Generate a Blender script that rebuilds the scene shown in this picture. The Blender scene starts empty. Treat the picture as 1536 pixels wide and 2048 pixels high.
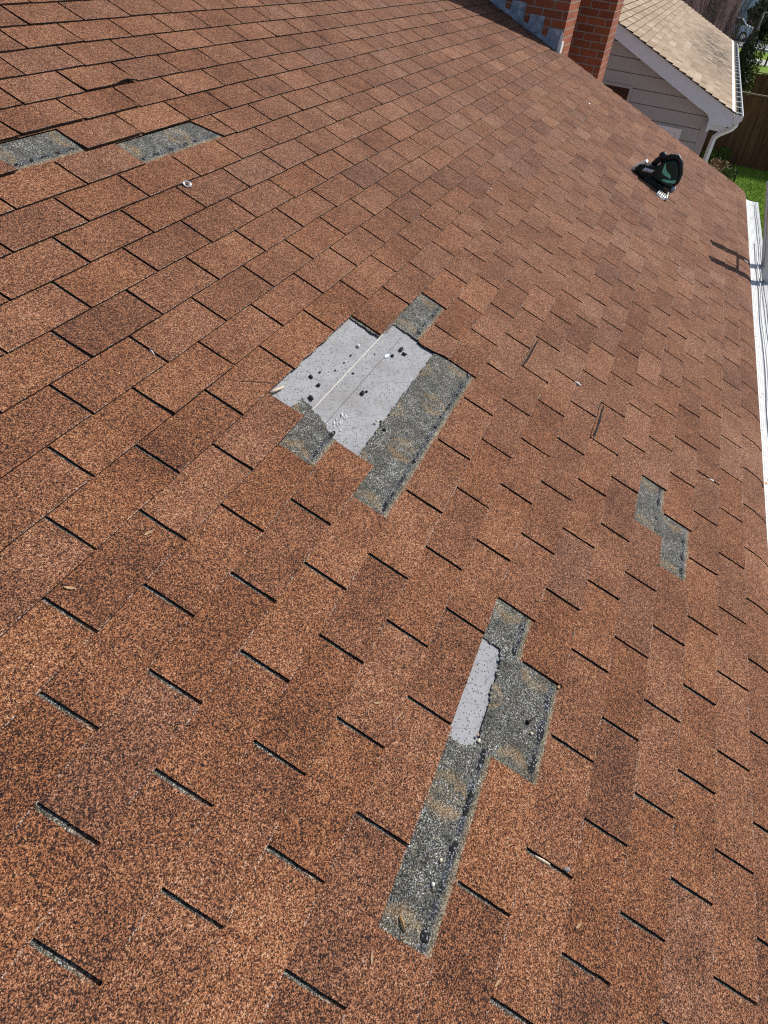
import bpy, bmesh, math, random
from mathutils import Vector, Matrix, noise
random.seed(7)
R_ = math.radians
SC = bpy.context.scene
COL = SC.collection

# ------------------------------------------------------------------ camera, sky, sun
CAM_R = [[0.367353, -0.577588, 0.729001], [-0.923565, -0.319153, 0.212531], [0.109907, -0.751354, -0.650682]]
CAM_P = [-0.19028, -0.39158, 1.28482]
cam_d = bpy.data.cameras.new('camera'); cam = bpy.data.objects.new('camera', cam_d); COL.objects.link(cam)
cam_d.sensor_fit = 'HORIZONTAL'; cam_d.sensor_width = 36.0; cam_d.lens = 1379.91 / 1536 * 36.0
cam_d.clip_start = 0.05; cam_d.clip_end = 3000
m = Matrix.Identity(4)
for r in range(3):
    m[r][0] = CAM_R[r][0]; m[r][1] = -CAM_R[r][1]; m[r][2] = -CAM_R[r][2]; m[r][3] = CAM_P[r]
cam.matrix_world = m
SC.camera = cam

PITCH = R_(22.0); CP, SP = math.cos(PITCH), math.sin(PITCH)
def RW(X, Y, n=0.0):                      # roof plane (along course, down slope, normal) -> world
    return Vector((X, -(Y * CP + n * SP), -Y * SP + n * CP))
def RD(X, Y, n): return RW(X, Y, n)       # the same for directions (the origin is shared)
SUN = RD(0.70, 0.15, 1.0).normalized()    # towards the sun
world = bpy.data.worlds.new('World'); SC.world = world; world.use_nodes = True
wn = world.node_tree.nodes; wl = world.node_tree.links
sky = wn.new('ShaderNodeTexSky'); sky.sky_type = 'NISHITA'; sky.sun_disc = False
sky.sun_elevation = math.asin(SUN.z); sky.sun_rotation = math.atan2(SUN.x, SUN.y)
bg = wn['Background']; bg.inputs['Strength'].default_value = 0.105
wl.new(sky.outputs['Color'], bg.inputs['Color'])
sd = bpy.data.lights.new('sun', 'SUN'); sd.energy = 4.7; sd.angle = R_(0.5); sd.color = (1.0, 0.95, 0.88)
so = bpy.data.objects.new('sun', sd); COL.objects.link(so)
so.rotation_euler = SUN.to_track_quat('Z', 'Y').to_euler()
so.location = SUN * 40
SC.view_settings.view_transform = 'Standard'; SC.view_settings.look = 'None'
SC.view_settings.exposure = 0.0; SC.view_settings.gamma = 1.0
SC.cycles.max_bounces = 6
SC.cycles.use_denoising = False; SC.cycles.pixel_filter_type = 'BLACKMAN_HARRIS'; SC.cycles.filter_width = 1.15

# ------------------------------------------------------------------ helpers
def tag(o, label=None, cat=None, group=None, kind=None):
    if label: o['label'] = label
    if cat: o['category'] = cat
    if group: o['group'] = group
    if kind: o['kind'] = kind
    return o
def empty(name, loc=(0, 0, 0)):
    o = bpy.data.objects.new(name, None); COL.objects.link(o); o.location = loc
    o.empty_display_size = 0.1
    return o
class MB:                                  # mesh builder with metre UVs and optional colour attribute
    def __init__(s): s.v = []; s.f = []; s.uv = []; s.mi = []; s.col = []
    def vert(s, p, c=None):
        s.v.append(tuple(p)); s.col.append(c or (0.5, 0.5, 0.5, 1)); return len(s.v) - 1
    def face(s, idx, uv=None, mi=0):
        s.f.append(tuple(idx)); s.uv.append(uv or [(s.v[i][0] + s.v[i][1], s.v[i][2]) for i in idx]); s.mi.append(mi)
    def quad(s, a, b, c, d, mi=0, uv=None, col=None):
        s.face([s.vert(p, col) for p in (a, b, c, d)], uv, mi)
    def box(s, lo, hi, mi=0):
        x0, y0, z0 = lo; x1, y1, z1 = hi
        q = s.quad
        q((x0, y0, z0), (x0, y0, z1), (x0, y1, z1), (x0, y1, z0), mi, [(y0, z0), (y0, z1), (y1, z1), (y1, z0)])
        q((x1, y0, z0), (x1, y1, z0), (x1, y1, z1), (x1, y0, z1), mi, [(y0, z0), (y1, z0), (y1, z1), (y0, z1)])
        q((x0, y0, z0), (x1, y0, z0), (x1, y0, z1), (x0, y0, z1), mi, [(x0, z0), (x1, z0), (x1, z1), (x0, z1)])
        q((x0, y1, z0), (x0, y1, z1), (x1, y1, z1), (x1, y1, z0), mi, [(x0, z0), (x0, z1), (x1, z1), (x1, z0)])
        q((x0, y0, z1), (x1, y0, z1), (x1, y1, z1), (x0, y1, z1), mi, [(x0, y0), (x1, y0), (x1, y1), (x0, y1)])
        q((x0, y0, z0), (x0, y1, z0), (x1, y1, z0), (x1, y0, z0), mi, [(x0, y0), (x0, y1), (x1, y1), (x1, y0)])
    def prism(s, poly, fn, d0, d1, mi=0):  # poly in 2-D, fn(a, b, d) -> point
        n = len(poly)
        A = [s.vert(fn(a, b, d0)) for a, b in poly]; B = [s.vert(fn(a, b, d1)) for a, b in poly]
        uv = [(a, b) for a, b in poly]
        s.face(A, uv, mi); s.face(B[::-1], uv[::-1], mi)
        for i in range(n):
            j = (i + 1) % n; w = math.hypot(poly[j][0] - poly[i][0], poly[j][1] - poly[i][1])
            s.face([A[i], B[i], B[j], A[j]], [(0, d0), (0, d1), (w, d1), (w, d0)], mi)
    def tube(s, pts, rad, seg=8, mi=0, cap=True):
        pts = [Vector(p) for p in pts]; rings = []
        N = len(pts)
        rads = rad if isinstance(rad, (list, tuple)) else [rad] * N
        prev = None
        for i, p in enumerate(pts):
            t = (pts[min(i + 1, N - 1)] - pts[max(i - 1, 0)]).normalized()
            if prev is None:
                a = t.cross(Vector((0, 0, 1)))
                if a.length < 1e-3: a = t.cross(Vector((0, 1, 0)))
            else: a = prev - t * prev.dot(t)
            a.normalize(); prev = a; b = t.cross(a)
            rings.append([s.vert(p + (a * math.cos(k * 2 * math.pi / seg) + b * math.sin(k * 2 * math.pi / seg)) * rads[i]) for k in range(seg)])
        for i in range(N - 1):
            for k in range(seg):
                l = (k + 1) % seg
                s.face([rings[i][k], rings[i][l], rings[i + 1][l], rings[i + 1][k]], None, mi)
        if cap:
            s.face(rings[0][::-1], None, mi); s.face(rings[-1], None, mi)
    def blob(s, c, ax, ay, az, nu=10, nv=6, jit=0.0, mi=0, seed=0):   # ellipsoid from three axis vectors
        c = Vector(c); ax = Vector(ax); ay = Vector(ay); az = Vector(az); rg = []
        rnd = random.Random(seed)
        for j in range(nv + 1):
            th = math.pi * j / nv; row = []
            for i in range(nu):
                ph = 2 * math.pi * i / nu; k = 1 + rnd.uniform(-jit, jit)
                row.append(s.vert(c + (ax * math.cos(ph) * math.sin(th) + ay * math.sin(ph) * math.sin(th) + az * math.cos(th)) * k))
            rg.append(row)
        for j in range(nv):
            for i in range(nu):
                l = (i + 1) % nu
                s.face([rg[j][i], rg[j + 1][i], rg[j + 1][l], rg[j][l]], None, mi)
    def build(s, name, mats, parent=None, smooth=False, bevel=0, merge=False):
        me = bpy.data.meshes.new(name); me.from_pydata(s.v, [], s.f)
        if not isinstance(mats, (list, tuple)): mats = [mats]
        for mt in mats: me.materials.append(mt)
        uvl = me.uv_layers.new(name='uv')
        flat = [c for f in s.uv for p in f for c in p]
        uvl.data.foreach_set('uv', flat)
        ca = me.color_attributes.new('tone', 'FLOAT_COLOR', 'POINT')
        ca.data.foreach_set('color', [c for q in s.col for c in q])
        me.polygons.foreach_set('material_index', s.mi)
        if smooth: me.polygons.foreach_set('use_smooth', [True] * len(s.f))
        if merge:
            b = bmesh.new(); b.from_mesh(me); bmesh.ops.remove_doubles(b, verts=b.verts, dist=1e-5)
            bmesh.ops.recalc_face_normals(b, faces=b.faces); b.to_mesh(me); b.free()
        me.update()
        o = bpy.data.objects.new(name, me); COL.objects.link(o)
        if parent:
            o.parent = parent
            w = Vector((0, 0, 0)); p = parent
            while p: w += p.location; p = p.parent
            o.location = -w                # vertices are world coordinates
        if bevel:
            bv = o.modifiers.new('bevel', 'BEVEL'); bv.width = bevel; bv.segments = 2; bv.limit_method = 'ANGLE'
        return o

# ------------------------------------------------------------------ materials
class Mat:
    def __init__(s, name, rough=0.8, color=(0.5, 0.5, 0.5), metal=0.0, spec=0.3):
        s.m = bpy.data.materials.new(name); s.m.use_nodes = True
        s.n = s.m.node_tree.nodes; s.l = s.m.node_tree.links; s.b = s.n['Principled BSDF']
        s.b.inputs['Roughness'].default_value = rough; s.b.inputs['Metallic'].default_value = metal
        s.b.inputs['Base Color'].default_value = (*color, 1); s.b.inputs['Specular IOR Level'].default_value = spec
        s.tc = s.n.new('ShaderNodeTexCoord')
        g = s.n.new('ShaderNodeNewGeometry'); s.P = g.outputs['Position']; s.geo = g
    def node(s, t, **kw):
        n = s.n.new(t)
        for k, v in kw.items(): setattr(n, k, v)
        return n
    def vor(s, scale, vec=None, feature='F1'):
        n = s.node('ShaderNodeTexVoronoi', feature=feature); n.inputs['Scale'].default_value = scale
        s.l.new(vec or s.P, n.inputs['Vector']); return n
    def noi(s, scale, detail=3, rough=0.6, vec=None):
        n = s.node('ShaderNodeTexNoise'); n.inputs['Scale'].default_value = scale; n.inputs['Detail'].default_value = detail
        n.inputs['Roughness'].default_value = rough; s.l.new(vec or s.P, n.inputs['Vector']); return n
    def ramp(s, fac, stops, interp='LINEAR'):
        n = s.node('ShaderNodeValToRGB'); n.color_ramp.interpolation = interp
        e = n.color_ramp.elements
        while len(e) < len(stops): e.new(0.5)
        for q, (p, c) in zip(e, stops): q.position = p; q.color = (*c, 1) if len(c) == 3 else c
        s.l.new(fac, n.inputs['Fac']); return n.outputs['Color']
    def math(s, op, a, b=None, c=None, clamp=False):
        n = s.node('ShaderNodeMath', operation=op); n.use_clamp = clamp
        for i, x in enumerate((a, b, c)):
            if x is None: continue
            if isinstance(x, (int, float)): n.inputs[i].default_value = x
            else: s.l.new(x, n.inputs[i])
        return n.outputs[0]
    def mix(s, fac, a, b, mode='MIX'):
        n = s.node('ShaderNodeMix', data_type='RGBA', blend_type=mode)
        for i, x in ((0, fac), (6, a), (7, b)):
            if isinstance(x, (int, float)): n.inputs[i].default_value = x
            elif isinstance(x, tuple): n.inputs[i].default_value = (*x, 1)
            else: s.l.new(x, n.inputs[i])
        return n.outputs[2]
    def attr(s, name='tone'):
        n = s.node('ShaderNodeAttribute', attribute_name=name)
        sp = s.node('ShaderNodeSeparateColor'); s.l.new(n.outputs['Color'], sp.inputs[0]); return sp.outputs
    def sep(s, vec):
        n = s.node('ShaderNodeSeparateXYZ'); s.l.new(vec, n.inputs[0]); return n.outputs
    def sepc(s, col):
        n = s.node('ShaderNodeSeparateColor'); s.l.new(col, n.inputs[0]); return n.outputs
    def color(s, c): s.l.new(c, s.b.inputs['Base Color']); return s
    def bump(s, h, strength=0.5, dist=0.002):
        n = s.node('ShaderNodeBump'); n.inputs['Strength'].default_value = strength; n.inputs['Distance'].default_value = dist
        s.l.new(h, n.inputs['Height']); s.l.new(n.outputs[0], s.b.inputs['Normal']); return s
    def stretch(s, sx, sy, sz):
        n = s.node('ShaderNodeVectorMath', operation='MULTIPLY'); s.l.new(s.P, n.inputs[0]); n.inputs[1].default_value = (sx, sy, sz); return n.outputs[0]

def mat_shingle():
    M = Mat('brown_granule_shingle', 0.92, spec=0.2)
    a = M.attr()
    v1 = M.vor(520); g1 = M.sepc(v1.outputs['Color'])[0]
    v2 = M.vor(240); g2 = M.sepc(v2.outputs['Color'])[1]
    g = M.math('ADD', M.math('MULTIPLY', g1, 0.80), M.math('MULTIPLY', g2, 0.20))
    blot = M.noi(9, 4, 0.65); fine = M.noi(55, 3, 0.6)
    t = M.math('ADD', M.math('MULTIPLY', M.math('SUBTRACT', a[0], 0.5), 0.30), M.math('MULTIPLY', M.math('SUBTRACT', blot.outputs[0], 0.5), 0.26))
    t = M.math('ADD', t, M.math('MULTIPLY', M.math('SUBTRACT', fine.outputs[0], 0.5), 0.16))
    f = M.math('ADD', g, t, clamp=True)
    warm = M.ramp(f, [(0.0, (.010, .008, .009)), (.22, (.026, .016, .014)), (.43, (.112, .044, .024)), (.62, (.290, .110, .049)), (.84, (.46, .200, .090)), (1.0, (.62, .38, .24))])
    cool = M.ramp(f, [(0.0, (.010, .009, .010)), (.22, (.028, .020, .019)), (.43, (.106, .050, .036)), (.62, (.245, .115, .072)), (.84, (.39, .205, .135)), (1.0, (.60, .42, .32))])
    c = M.mix(a[1], warm, cool)
    worn_glint = M.math('MULTIPLY', M.math('GREATER_THAN', g1, 0.70), M.math('MULTIPLY', M.math('GREATER_THAN', a[2], 0.90), M.math('GREATER_THAN', M.noi(14, 3).outputs[0], 0.50)))  # pale specks on worn butt edges, their sunlit glint put into the colour
    c = M.mix(M.math('MULTIPLY', worn_glint, 0.7), c, (.50, .45, .40))
    M.color(c)
    h = M.math('SUBTRACT', M.math('MULTIPLY', g1, 0.6), v1.outputs['Distance'])
    M.bump(h, 0.75, 0.0016)
    return M.m
def mat_edge():
    M = Mat('asphalt_edge', 0.95, spec=0.15)
    M.color(M.ramp(M.vor(420).outputs['Color'], [(0, (.006, .005, .005)), (.75, (.024, .018, .016)), (1, (.16, .11, .09))]))
    return M.m
def mat_headlap():                         # grey granules that were covered; attribute r = tan dirt, g = rust tint, b = brown (weathered) zone
    M = Mat('grey_granule_headlap', 0.9, spec=0.3)
    a = M.attr()
    v1 = M.vor(520); k = M.sepc(v1.outputs['Color'])
    blot = M.noi(22, 3, 0.6)
    f = M.math('ADD', k[0], M.math('MULTIPLY', M.math('SUBTRACT', blot.outputs[0], 0.5), 0.5), clamp=True)
    grey = M.ramp(f, [(0, (.012, .013, .014)), (.28, (.030, .031, .030)), (.56, (.095, .094, .084)), (.82, (.20, .20, .175)), (.95, (.36, .36, .34)), (1, (.60, .61, .62))])
    tint = M.ramp(k[1], [(0, (.74, .86, 1.12)), (.35, (1, 1, 1)), (.8, (1.05, .98, .80)), (1, (1.2, .9, .62))])
    c = M.mix(0.8, grey, tint, 'MULTIPLY')
    tan = M.ramp(f, [(0, (.045, .036, .022)), (.4, (.21, .165, .10)), (.8, (.36, .29, .18)), (1, (.52, .44, .31))])
    c = M.mix(a[0], c, tan)
    rust = M.ramp(f, [(0, (.04, .022, .010)), (.5, (.24, .12, .045)), (1, (.42, .24, .11))])
    c = M.mix(a[1], c, rust)
    brn = M.ramp(f, [(0, (.013, .009, .009)), (.4, (.150, .058, .031)), (.8, (.40, .19, .10)), (1, (.60, .42, .28))])
    c = M.mix(a[2], c, brn)
    al = M.node('ShaderNodeAttribute', attribute_name='tone').outputs['Alpha']
    tarc = M.ramp(f, [(0, (.006, .007, .009)), (.5, (.030, .033, .042)), (.8, (.075, .085, .105)), (1, (.42, .45, .50))])
    c = M.mix(al, c, tarc)
    M.color(c); M.bump(M.math('SUBTRACT', M.math('MULTIPLY', k[0], 0.6), v1.outputs['Distance']), 0.8, 0.0016)
    return M.m
def mat_felt():
    M = Mat('grey_roofing_felt', 0.8, spec=0.3)
    n1 = M.noi(14, 4, .6); n2 = M.noi(220, 2, .6)
    base = M.ramp(n1.outputs[0], [(.25, (.235, .240, .255)), (.75, (.345, .350, .365))])
    base = M.mix(0.35, base, M.ramp(n2.outputs[0], [(.3, (.20, .20, .21)), (.7, (.46, .46, .47))]))
    v = M.vor(170); sp = M.math('MULTIPLY', M.math('LESS_THAN', v.outputs['Distance'], 0.30), M.math('GREATER_THAN', M.sepc(v.outputs['Color'])[0], M.math('SUBTRACT', 1.04, M.math('MULTIPLY', n1.outputs[0], 0.72))))
    base = M.mix(sp, base, (.02, .018, .016))
    v3 = M.vor(75); sp2 = M.math('MULTIPLY', M.math('LESS_THAN', v3.outputs['Distance'], 0.2), M.math('GREATER_THAN', M.sepc(v3.outputs['Color'])[1], 0.72))
    base = M.mix(sp2, base, (.11, .075, .05))
    st = M.ramp(M.noi(5.5, 4, .6).outputs[0], [(.52, (0, 0, 0)), (.70, (.55, .55, .55))]); base = M.mix(M.sepc(st)[0], base, (.21, .185, .155))
    wv = M.node('ShaderNodeTexWave', wave_type='BANDS', bands_direction='DIAGONAL'); wv.inputs['Scale'].default_value = 9; wv.inputs['Distortion'].default_value = 9; wv.inputs['Detail'].default_value = 2; M.l.new(M.P, wv.inputs['Vector'])
    crease = M.math('MULTIPLY', M.math('GREATER_THAN', wv.outputs['Fac'], .985), .35); base = M.mix(crease, base, (.14, .14, .15))
    M.color(base); M.bump(n2.outputs[0], .25, .001); return M.m
def mat_tar():
    M = Mat('tar_sealant', 0.8, spec=0.15)
    n = M.noi(160, 3); v = M.vor(300)
    M.color(M.mix(M.math('GREATER_THAN', M.sepc(v.outputs['Color'])[0], .86), M.ramp(n.outputs[0], [(.3, (.006, .006, .007)), (.75, (.028, .029, .033))]), (.28, .29, .30)))
    M.bump(n.outputs[0], .8, .003); return M.m
def mat_simple(name, col, rough=.6, metal=0, var=.15, scale=30, spec=.4, bump=0.15):
    M = Mat(name, rough, col, metal, spec)
    n = M.noi(scale, 4)
    lo = tuple(c * (1 - var) for c in col); hi = tuple(min(1, c * (1 + var)) for c in col)
    M.color(M.ramp(n.outputs[0], [(.3, lo), (.7, hi)])); M.bump(n.outputs[0], bump, .002); return M.m
def mat_brick(name, c1, c2, mortar, dark=.2):
    M = Mat(name, .88, spec=.2)
    b = M.node('ShaderNodeTexBrick'); M.l.new(M.tc.outputs['UV'], b.inputs['Vector'])
    b.inputs['Scale'].default_value = 1; b.inputs['Brick Width'].default_value = .205; b.inputs['Row Height'].default_value = .075
    b.inputs['Mortar Size'].default_value = .006; b.inputs['Bias'].default_value = -.35; b.inputs['Mortar Smooth'].default_value = .15
    b.inputs['Color1'].default_value = (*c1, 1); b.inputs['Color2'].default_value = (*c2, 1); b.inputs['Mortar'].default_value = (*mortar, 1)
    n = M.noi(35, 4)
    M.color(M.mix(.55, b.outputs['Color'], M.ramp(n.outputs[0], [(.25, (.62, .6, .6)), (.75, (1.25, 1.2, 1.15))]), 'MULTIPLY'))
    M.bump(M.math('SUBTRACT', M.math('MULTIPLY', n.outputs[0], .25), b.outputs['Fac']), .8, .006); return M.m
def mat_leaf(name, c0, c1, c2):
    M = Mat(name, .7, spec=.25)
    M.color(M.ramp(M.sepc(M.noi(6, 5, .8).outputs['Color'])[0], [(.3, c0), (.5, c1), (.72, c2)]))
    a = M.attr(); M.color(M.mix(M.math('MULTIPLY', a[0], .8), M.b.inputs['Base Color'].links[0].from_socket, c2)); return M.m

SHINGLE, EDGE, HEADLAP, FELT, TAR = mat_shingle(), mat_edge(), mat_headlap(), mat_felt(), mat_tar()
WHITE = mat_simple('white_painted_aluminium', (.80, .80, .79), .45, 0, .05, 12)
TRIM = mat_simple('white_trim_paint', (.78, .80, .83), .5, 0, .05, 8)
BLACKP = mat_simple('black_plastic', (.012, .012, .013), .42, 0, .3, 60)
STEEL = mat_simple('bright_steel', (.78, .77, .74), .3, .85, .1, 50)
ALU = mat_simple('ladder_aluminium', (.55, .57, .60), .4, .8, .1, 25)

# ------------------------------------------------------------------ ground and far setting sheets
GZ = -3.2
def mat_lawn():
    M = Mat('lawn_grass', .9, spec=.15)
    n = M.noi(.35, 5, .7); f = M.noi(14, 4, .75)
    c = M.mix(.5, M.ramp(n.outputs[0], [(.3, (.12, .22, .018)), (.55, (.19, .32, .026)), (.8, (.26, .37, .05))]), M.ramp(f.outputs[0], [(.3, (.05, .10, .010)), (.5, (.15, .25, .022)), (.75, (.26, .34, .06))]))
    v = M.vor(5.5); M.color(M.mix(M.math('MULTIPLY', M.math('LESS_THAN', v.outputs['Distance'], .11), M.math('GREATER_THAN', M.sepc(v.outputs['Color'])[0], .6)), c, (.62, .60, .45)))
    M.bump(f.outputs[0], 1, .05); return M.m
b = MB(); S = 900
b.quad((-S, -S, GZ - .012), (S, -S, GZ - .012), (S, S, GZ - .012), (-S, S, GZ - .012)); tag(b.build('ground', mat_simple('dry_ground', (.21, .19, .15), .95, 0, .25, .8)), kind='structure')
b = MB(); b.quad((16.0, -14, GZ), (66.0, -14, GZ), (66.0, -.9, GZ), (16.0, -.9, GZ)); tag(b.build('lawn', mat_lawn()), kind='structure')
b = MB(); b.quad((90.2, -40, GZ), (140, -40, GZ), (140, 20, GZ), (90.2, 20, GZ)); tag(b.build('lawn', mat_lawn()), kind='structure')
CONC = mat_simple('pale_concrete', (.46, .45, .43), .9, 0, .15, 2.5)
ASPH = mat_simple('grey_asphalt', (.17, .18, .19), .9, 0, .12, 1.5)
b = MB(); b.box((56.0, -40, GZ - .1), (59.6, -2.9, GZ + .02)); tag(b.build('sidewalk', CONC), kind='structure')
b = MB(); b.box((66.5, -3.3, GZ - .1), (67.4, 6, GZ + .1)); b.box((66.5, -60, GZ - .1), (67.4, -3.302, GZ + .1)); tag(b.build('kerb', CONC), kind='structure')
b = MB(); b.box((67.4, -200, GZ - .1), (90, 200, GZ + .012)); tag(b.build('road', ASPH), kind='structure')
b = MB(); b.box((2, -4.6, GZ - .1), (16.6, -2.55, GZ + .03)); tag(b.build('path', CONC), kind='structure')
# ------------------------------------------------------------------ the shingled roof
DU, DV, T = 0.1524, 0.127, 0.0052
WX = [int(x) * 1e-4 for x in "0 0 0 0 0 0 0 0 0 -2 -5 -3 -1 0 0 0 0 0 0 0 0 0 0 2 -5 -11 -16 -16 -8 -1 0 0 0 0 0 0 0 4 15 11 2 -9 -29 -27 -8 0 0 0 0 0 -1 -8 -7 11 21 17 1 -19 -12 3 0 0 0 0 1 -1 -16 -23 -14 2 4 -4 3 23 40 0 0 0 10 45 36 -1 -28 -41 -37 -41 -31 10 57 87 0 0 8 84 116 96 38 -15 -55 -75 -83 -58 -3 70 114 0 0 29 126 135 127 75 -3 -63 -110 -119 -81 -21 64 123 0 0 37 138 147 136 88 5 -50 -118 -139 -98 -22 77 147 0 0 23 140 157 127 50 -22 -59 -125 -143 -85 -3 93 167 0 0 6 101 143 59 -62 -119 -146 -161 -128 -48 56 140 179 0 0 0 16 52 -44 -134 -181 -194 -138 -90 -13 115 189 180 0 0 0 0 0 -28 -86 -108 -67 -21 -23 12 112 146 67 0 0 0 0 0 -1 -3 -3 -1 0 0 1 9 11 2 0 0 0 0 0 0 0 0 0 0 0 0 0 0 0 0 0 0 0 0 0 0 0 0 0 0 0 0 0 0 0 0 0 0 0 0 0 0 0 0 0 0 0 0 0 0 0 0 0 0 0 0 0 0 0 0 0 0 0 0 0 0 0 0 0 0 0 0 0 0 0 0 0 0 0 0 0 0 0 0 0 0 0 0 0 0 0 0 0 0 0 0 0 0 0 0 0 0 0 0 0 0 0 0 0 0 0 0 0 0 0 0 0 0 0 0 0 0 0 0 0 0 0 0 0 0 0 0 0 0 0 0 0 0 0 0 0 0 0 0 0 0 0 0 0 0 0 0 0 0".split()]
WY = [int(x) * 1e-4 for x in "0 0 0 0 0 0 0 0 0 -6 -13 -6 -1 0 0 0 0 0 0 0 0 0 1 -2 -26 -43 -36 -4 17 8 0 0 0 0 0 0 2 21 17 -14 -37 -34 19 104 115 0 0 0 0 0 2 31 60 44 7 -29 -28 45 136 184 0 0 0 0 0 21 63 77 68 26 -33 -41 41 130 176 0 0 0 -6 -25 8 50 74 79 37 -54 -69 -1 91 140 0 0 -4 -51 -80 -50 8 42 60 28 -61 -81 -41 49 99 0 0 -17 -81 -98 -84 -35 7 28 12 -40 -71 -54 10 59 0 0 -23 -92 -103 -93 -50 -4 16 6 -31 -55 -39 12 49 0 0 -14 -87 -102 -92 -50 -3 13 1 -37 -52 -31 15 53 0 0 -3 -56 -89 -65 -16 12 19 -3 -37 -42 -16 19 41 0 0 0 -9 -37 -16 13 26 25 0 -26 -24 13 41 40 0 0 0 0 -1 2 13 17 9 1 -5 -3 26 37 16 0 0 0 0 0 0 0 1 0 0 0 0 3 3 1 0 0 0 0 0 0 0 0 0 0 0 0 0 0 0 0 0 0 0 0 0 0 0 0 0 0 0 0 0 0 0 0 0 0 0 0 0 0 0 0 0 0 0 0 0 0 0 0 0 0 0 0 0 0 0 0 0 0 0 0 0 0 0 0 0 0 0 0 0 0 0 0 0 0 0 0 0 0 0 0 0 0 0 0 0 0 0 0 0 0 0 0 0 0 0 0 0 0 0 0 0 0 0 0 0 0 0 0 0 0 0 0 0 0 0 0 0 0 0 0 0 0 0 0 0 0 0 0 0 0 0 0 0 0 0 0 0 0 0 0 0 0 0 0 0 0 0 0 0 0".split()]
NGU, NGV = 24, 15
def warp(u, v):                             # how the laid courses wander from a perfect grid, in metres
    a = min(max((u + 6) / 3, 0), NGU - 1.001); c = min(max((v + 30) / 3, 0), NGV - 1.001)
    i, j = int(a), int(c); a -= i; c -= j
    k = i * NGV + j
    f = lambda W: W[k] * (1 - a) * (1 - c) + W[k + NGV] * a * (1 - c) + W[k + 1] * (1 - a) * c + W[k + NGV + 1] * a * c
    return f(WX), f(WY)
V_EAVE, V_RIDGE, U0, U1 = 11.17, -30, -10, 56.4
def sag(v):                                 # the last course bends down over the gutter
    return -0.030 * max(0.0, v - 10.35) ** 2
def UV(u, v, n=0.0):
    dx, dy = warp(u, v)
    return RW(u * DU + dx, v * DV + dy, n + sag(v))
def top_n(c, v): return T * (1 + v - c)
def floor_n(v): return T * (v - math.floor(v + 1e-6))

removed = {(-13, 10), (-12, 13), (-4, 9), (-4, 11), (-3, 8), (-3, 10), (-3, 12), (-3, 14), (-2, 9), (-2, 11),
           (-1, 8), (-1, 10), (-1, 12), (6, 13), (7, 12), (3, 2), (3, 4), (3, 6), (4, 5)}
N1 = lambda x, y, z=0.0: noise.noise(Vector((x, y, z)))
def left_shape(c, u):
    if (c, u) == (-12, 15): return lambda t: 16.0 + .42 * t + .03 * N1(t * 9, 3)
    if (c, u) == (-2, 13): return lambda t: 13.80 + .16 * t + .07 * N1(t * 5, 1.7) + (.0 if t < .7 else .02)
    if (c, u) == (6, 15): return lambda t: 15.0
    return None
def right_shape(c, u):
    if (c, u) == (7, 10): return lambda t: 12.0 - .02 * t
    return None
slip = {(1, 16): .085, (4, 15): .10, (0, 21): .0}
lift = {(-15, 14): .005, (-14, 11): .006, (-14, 9): .004, (-13, 12): .006, (-14, 13): .002, (-6, 7): .006, (-4, 7): .004, (-13, 8): .006, (-2, 13): .004, (4, 11): .0, (-2, 7): .0, (-5, 11): .006, (-5, 9): .004}
mb = MB(); rnd = random.Random(11)
def tone_at(c, u, tr):
    s = N1(u * .42, c * 5.37) * .55 + N1(u * 1.3, c * 9.1 + 40) * .18
    far = min(1, max(0, (u - 6) / 26))
    return min(1, max(0, tr + s * .62)), far
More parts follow.
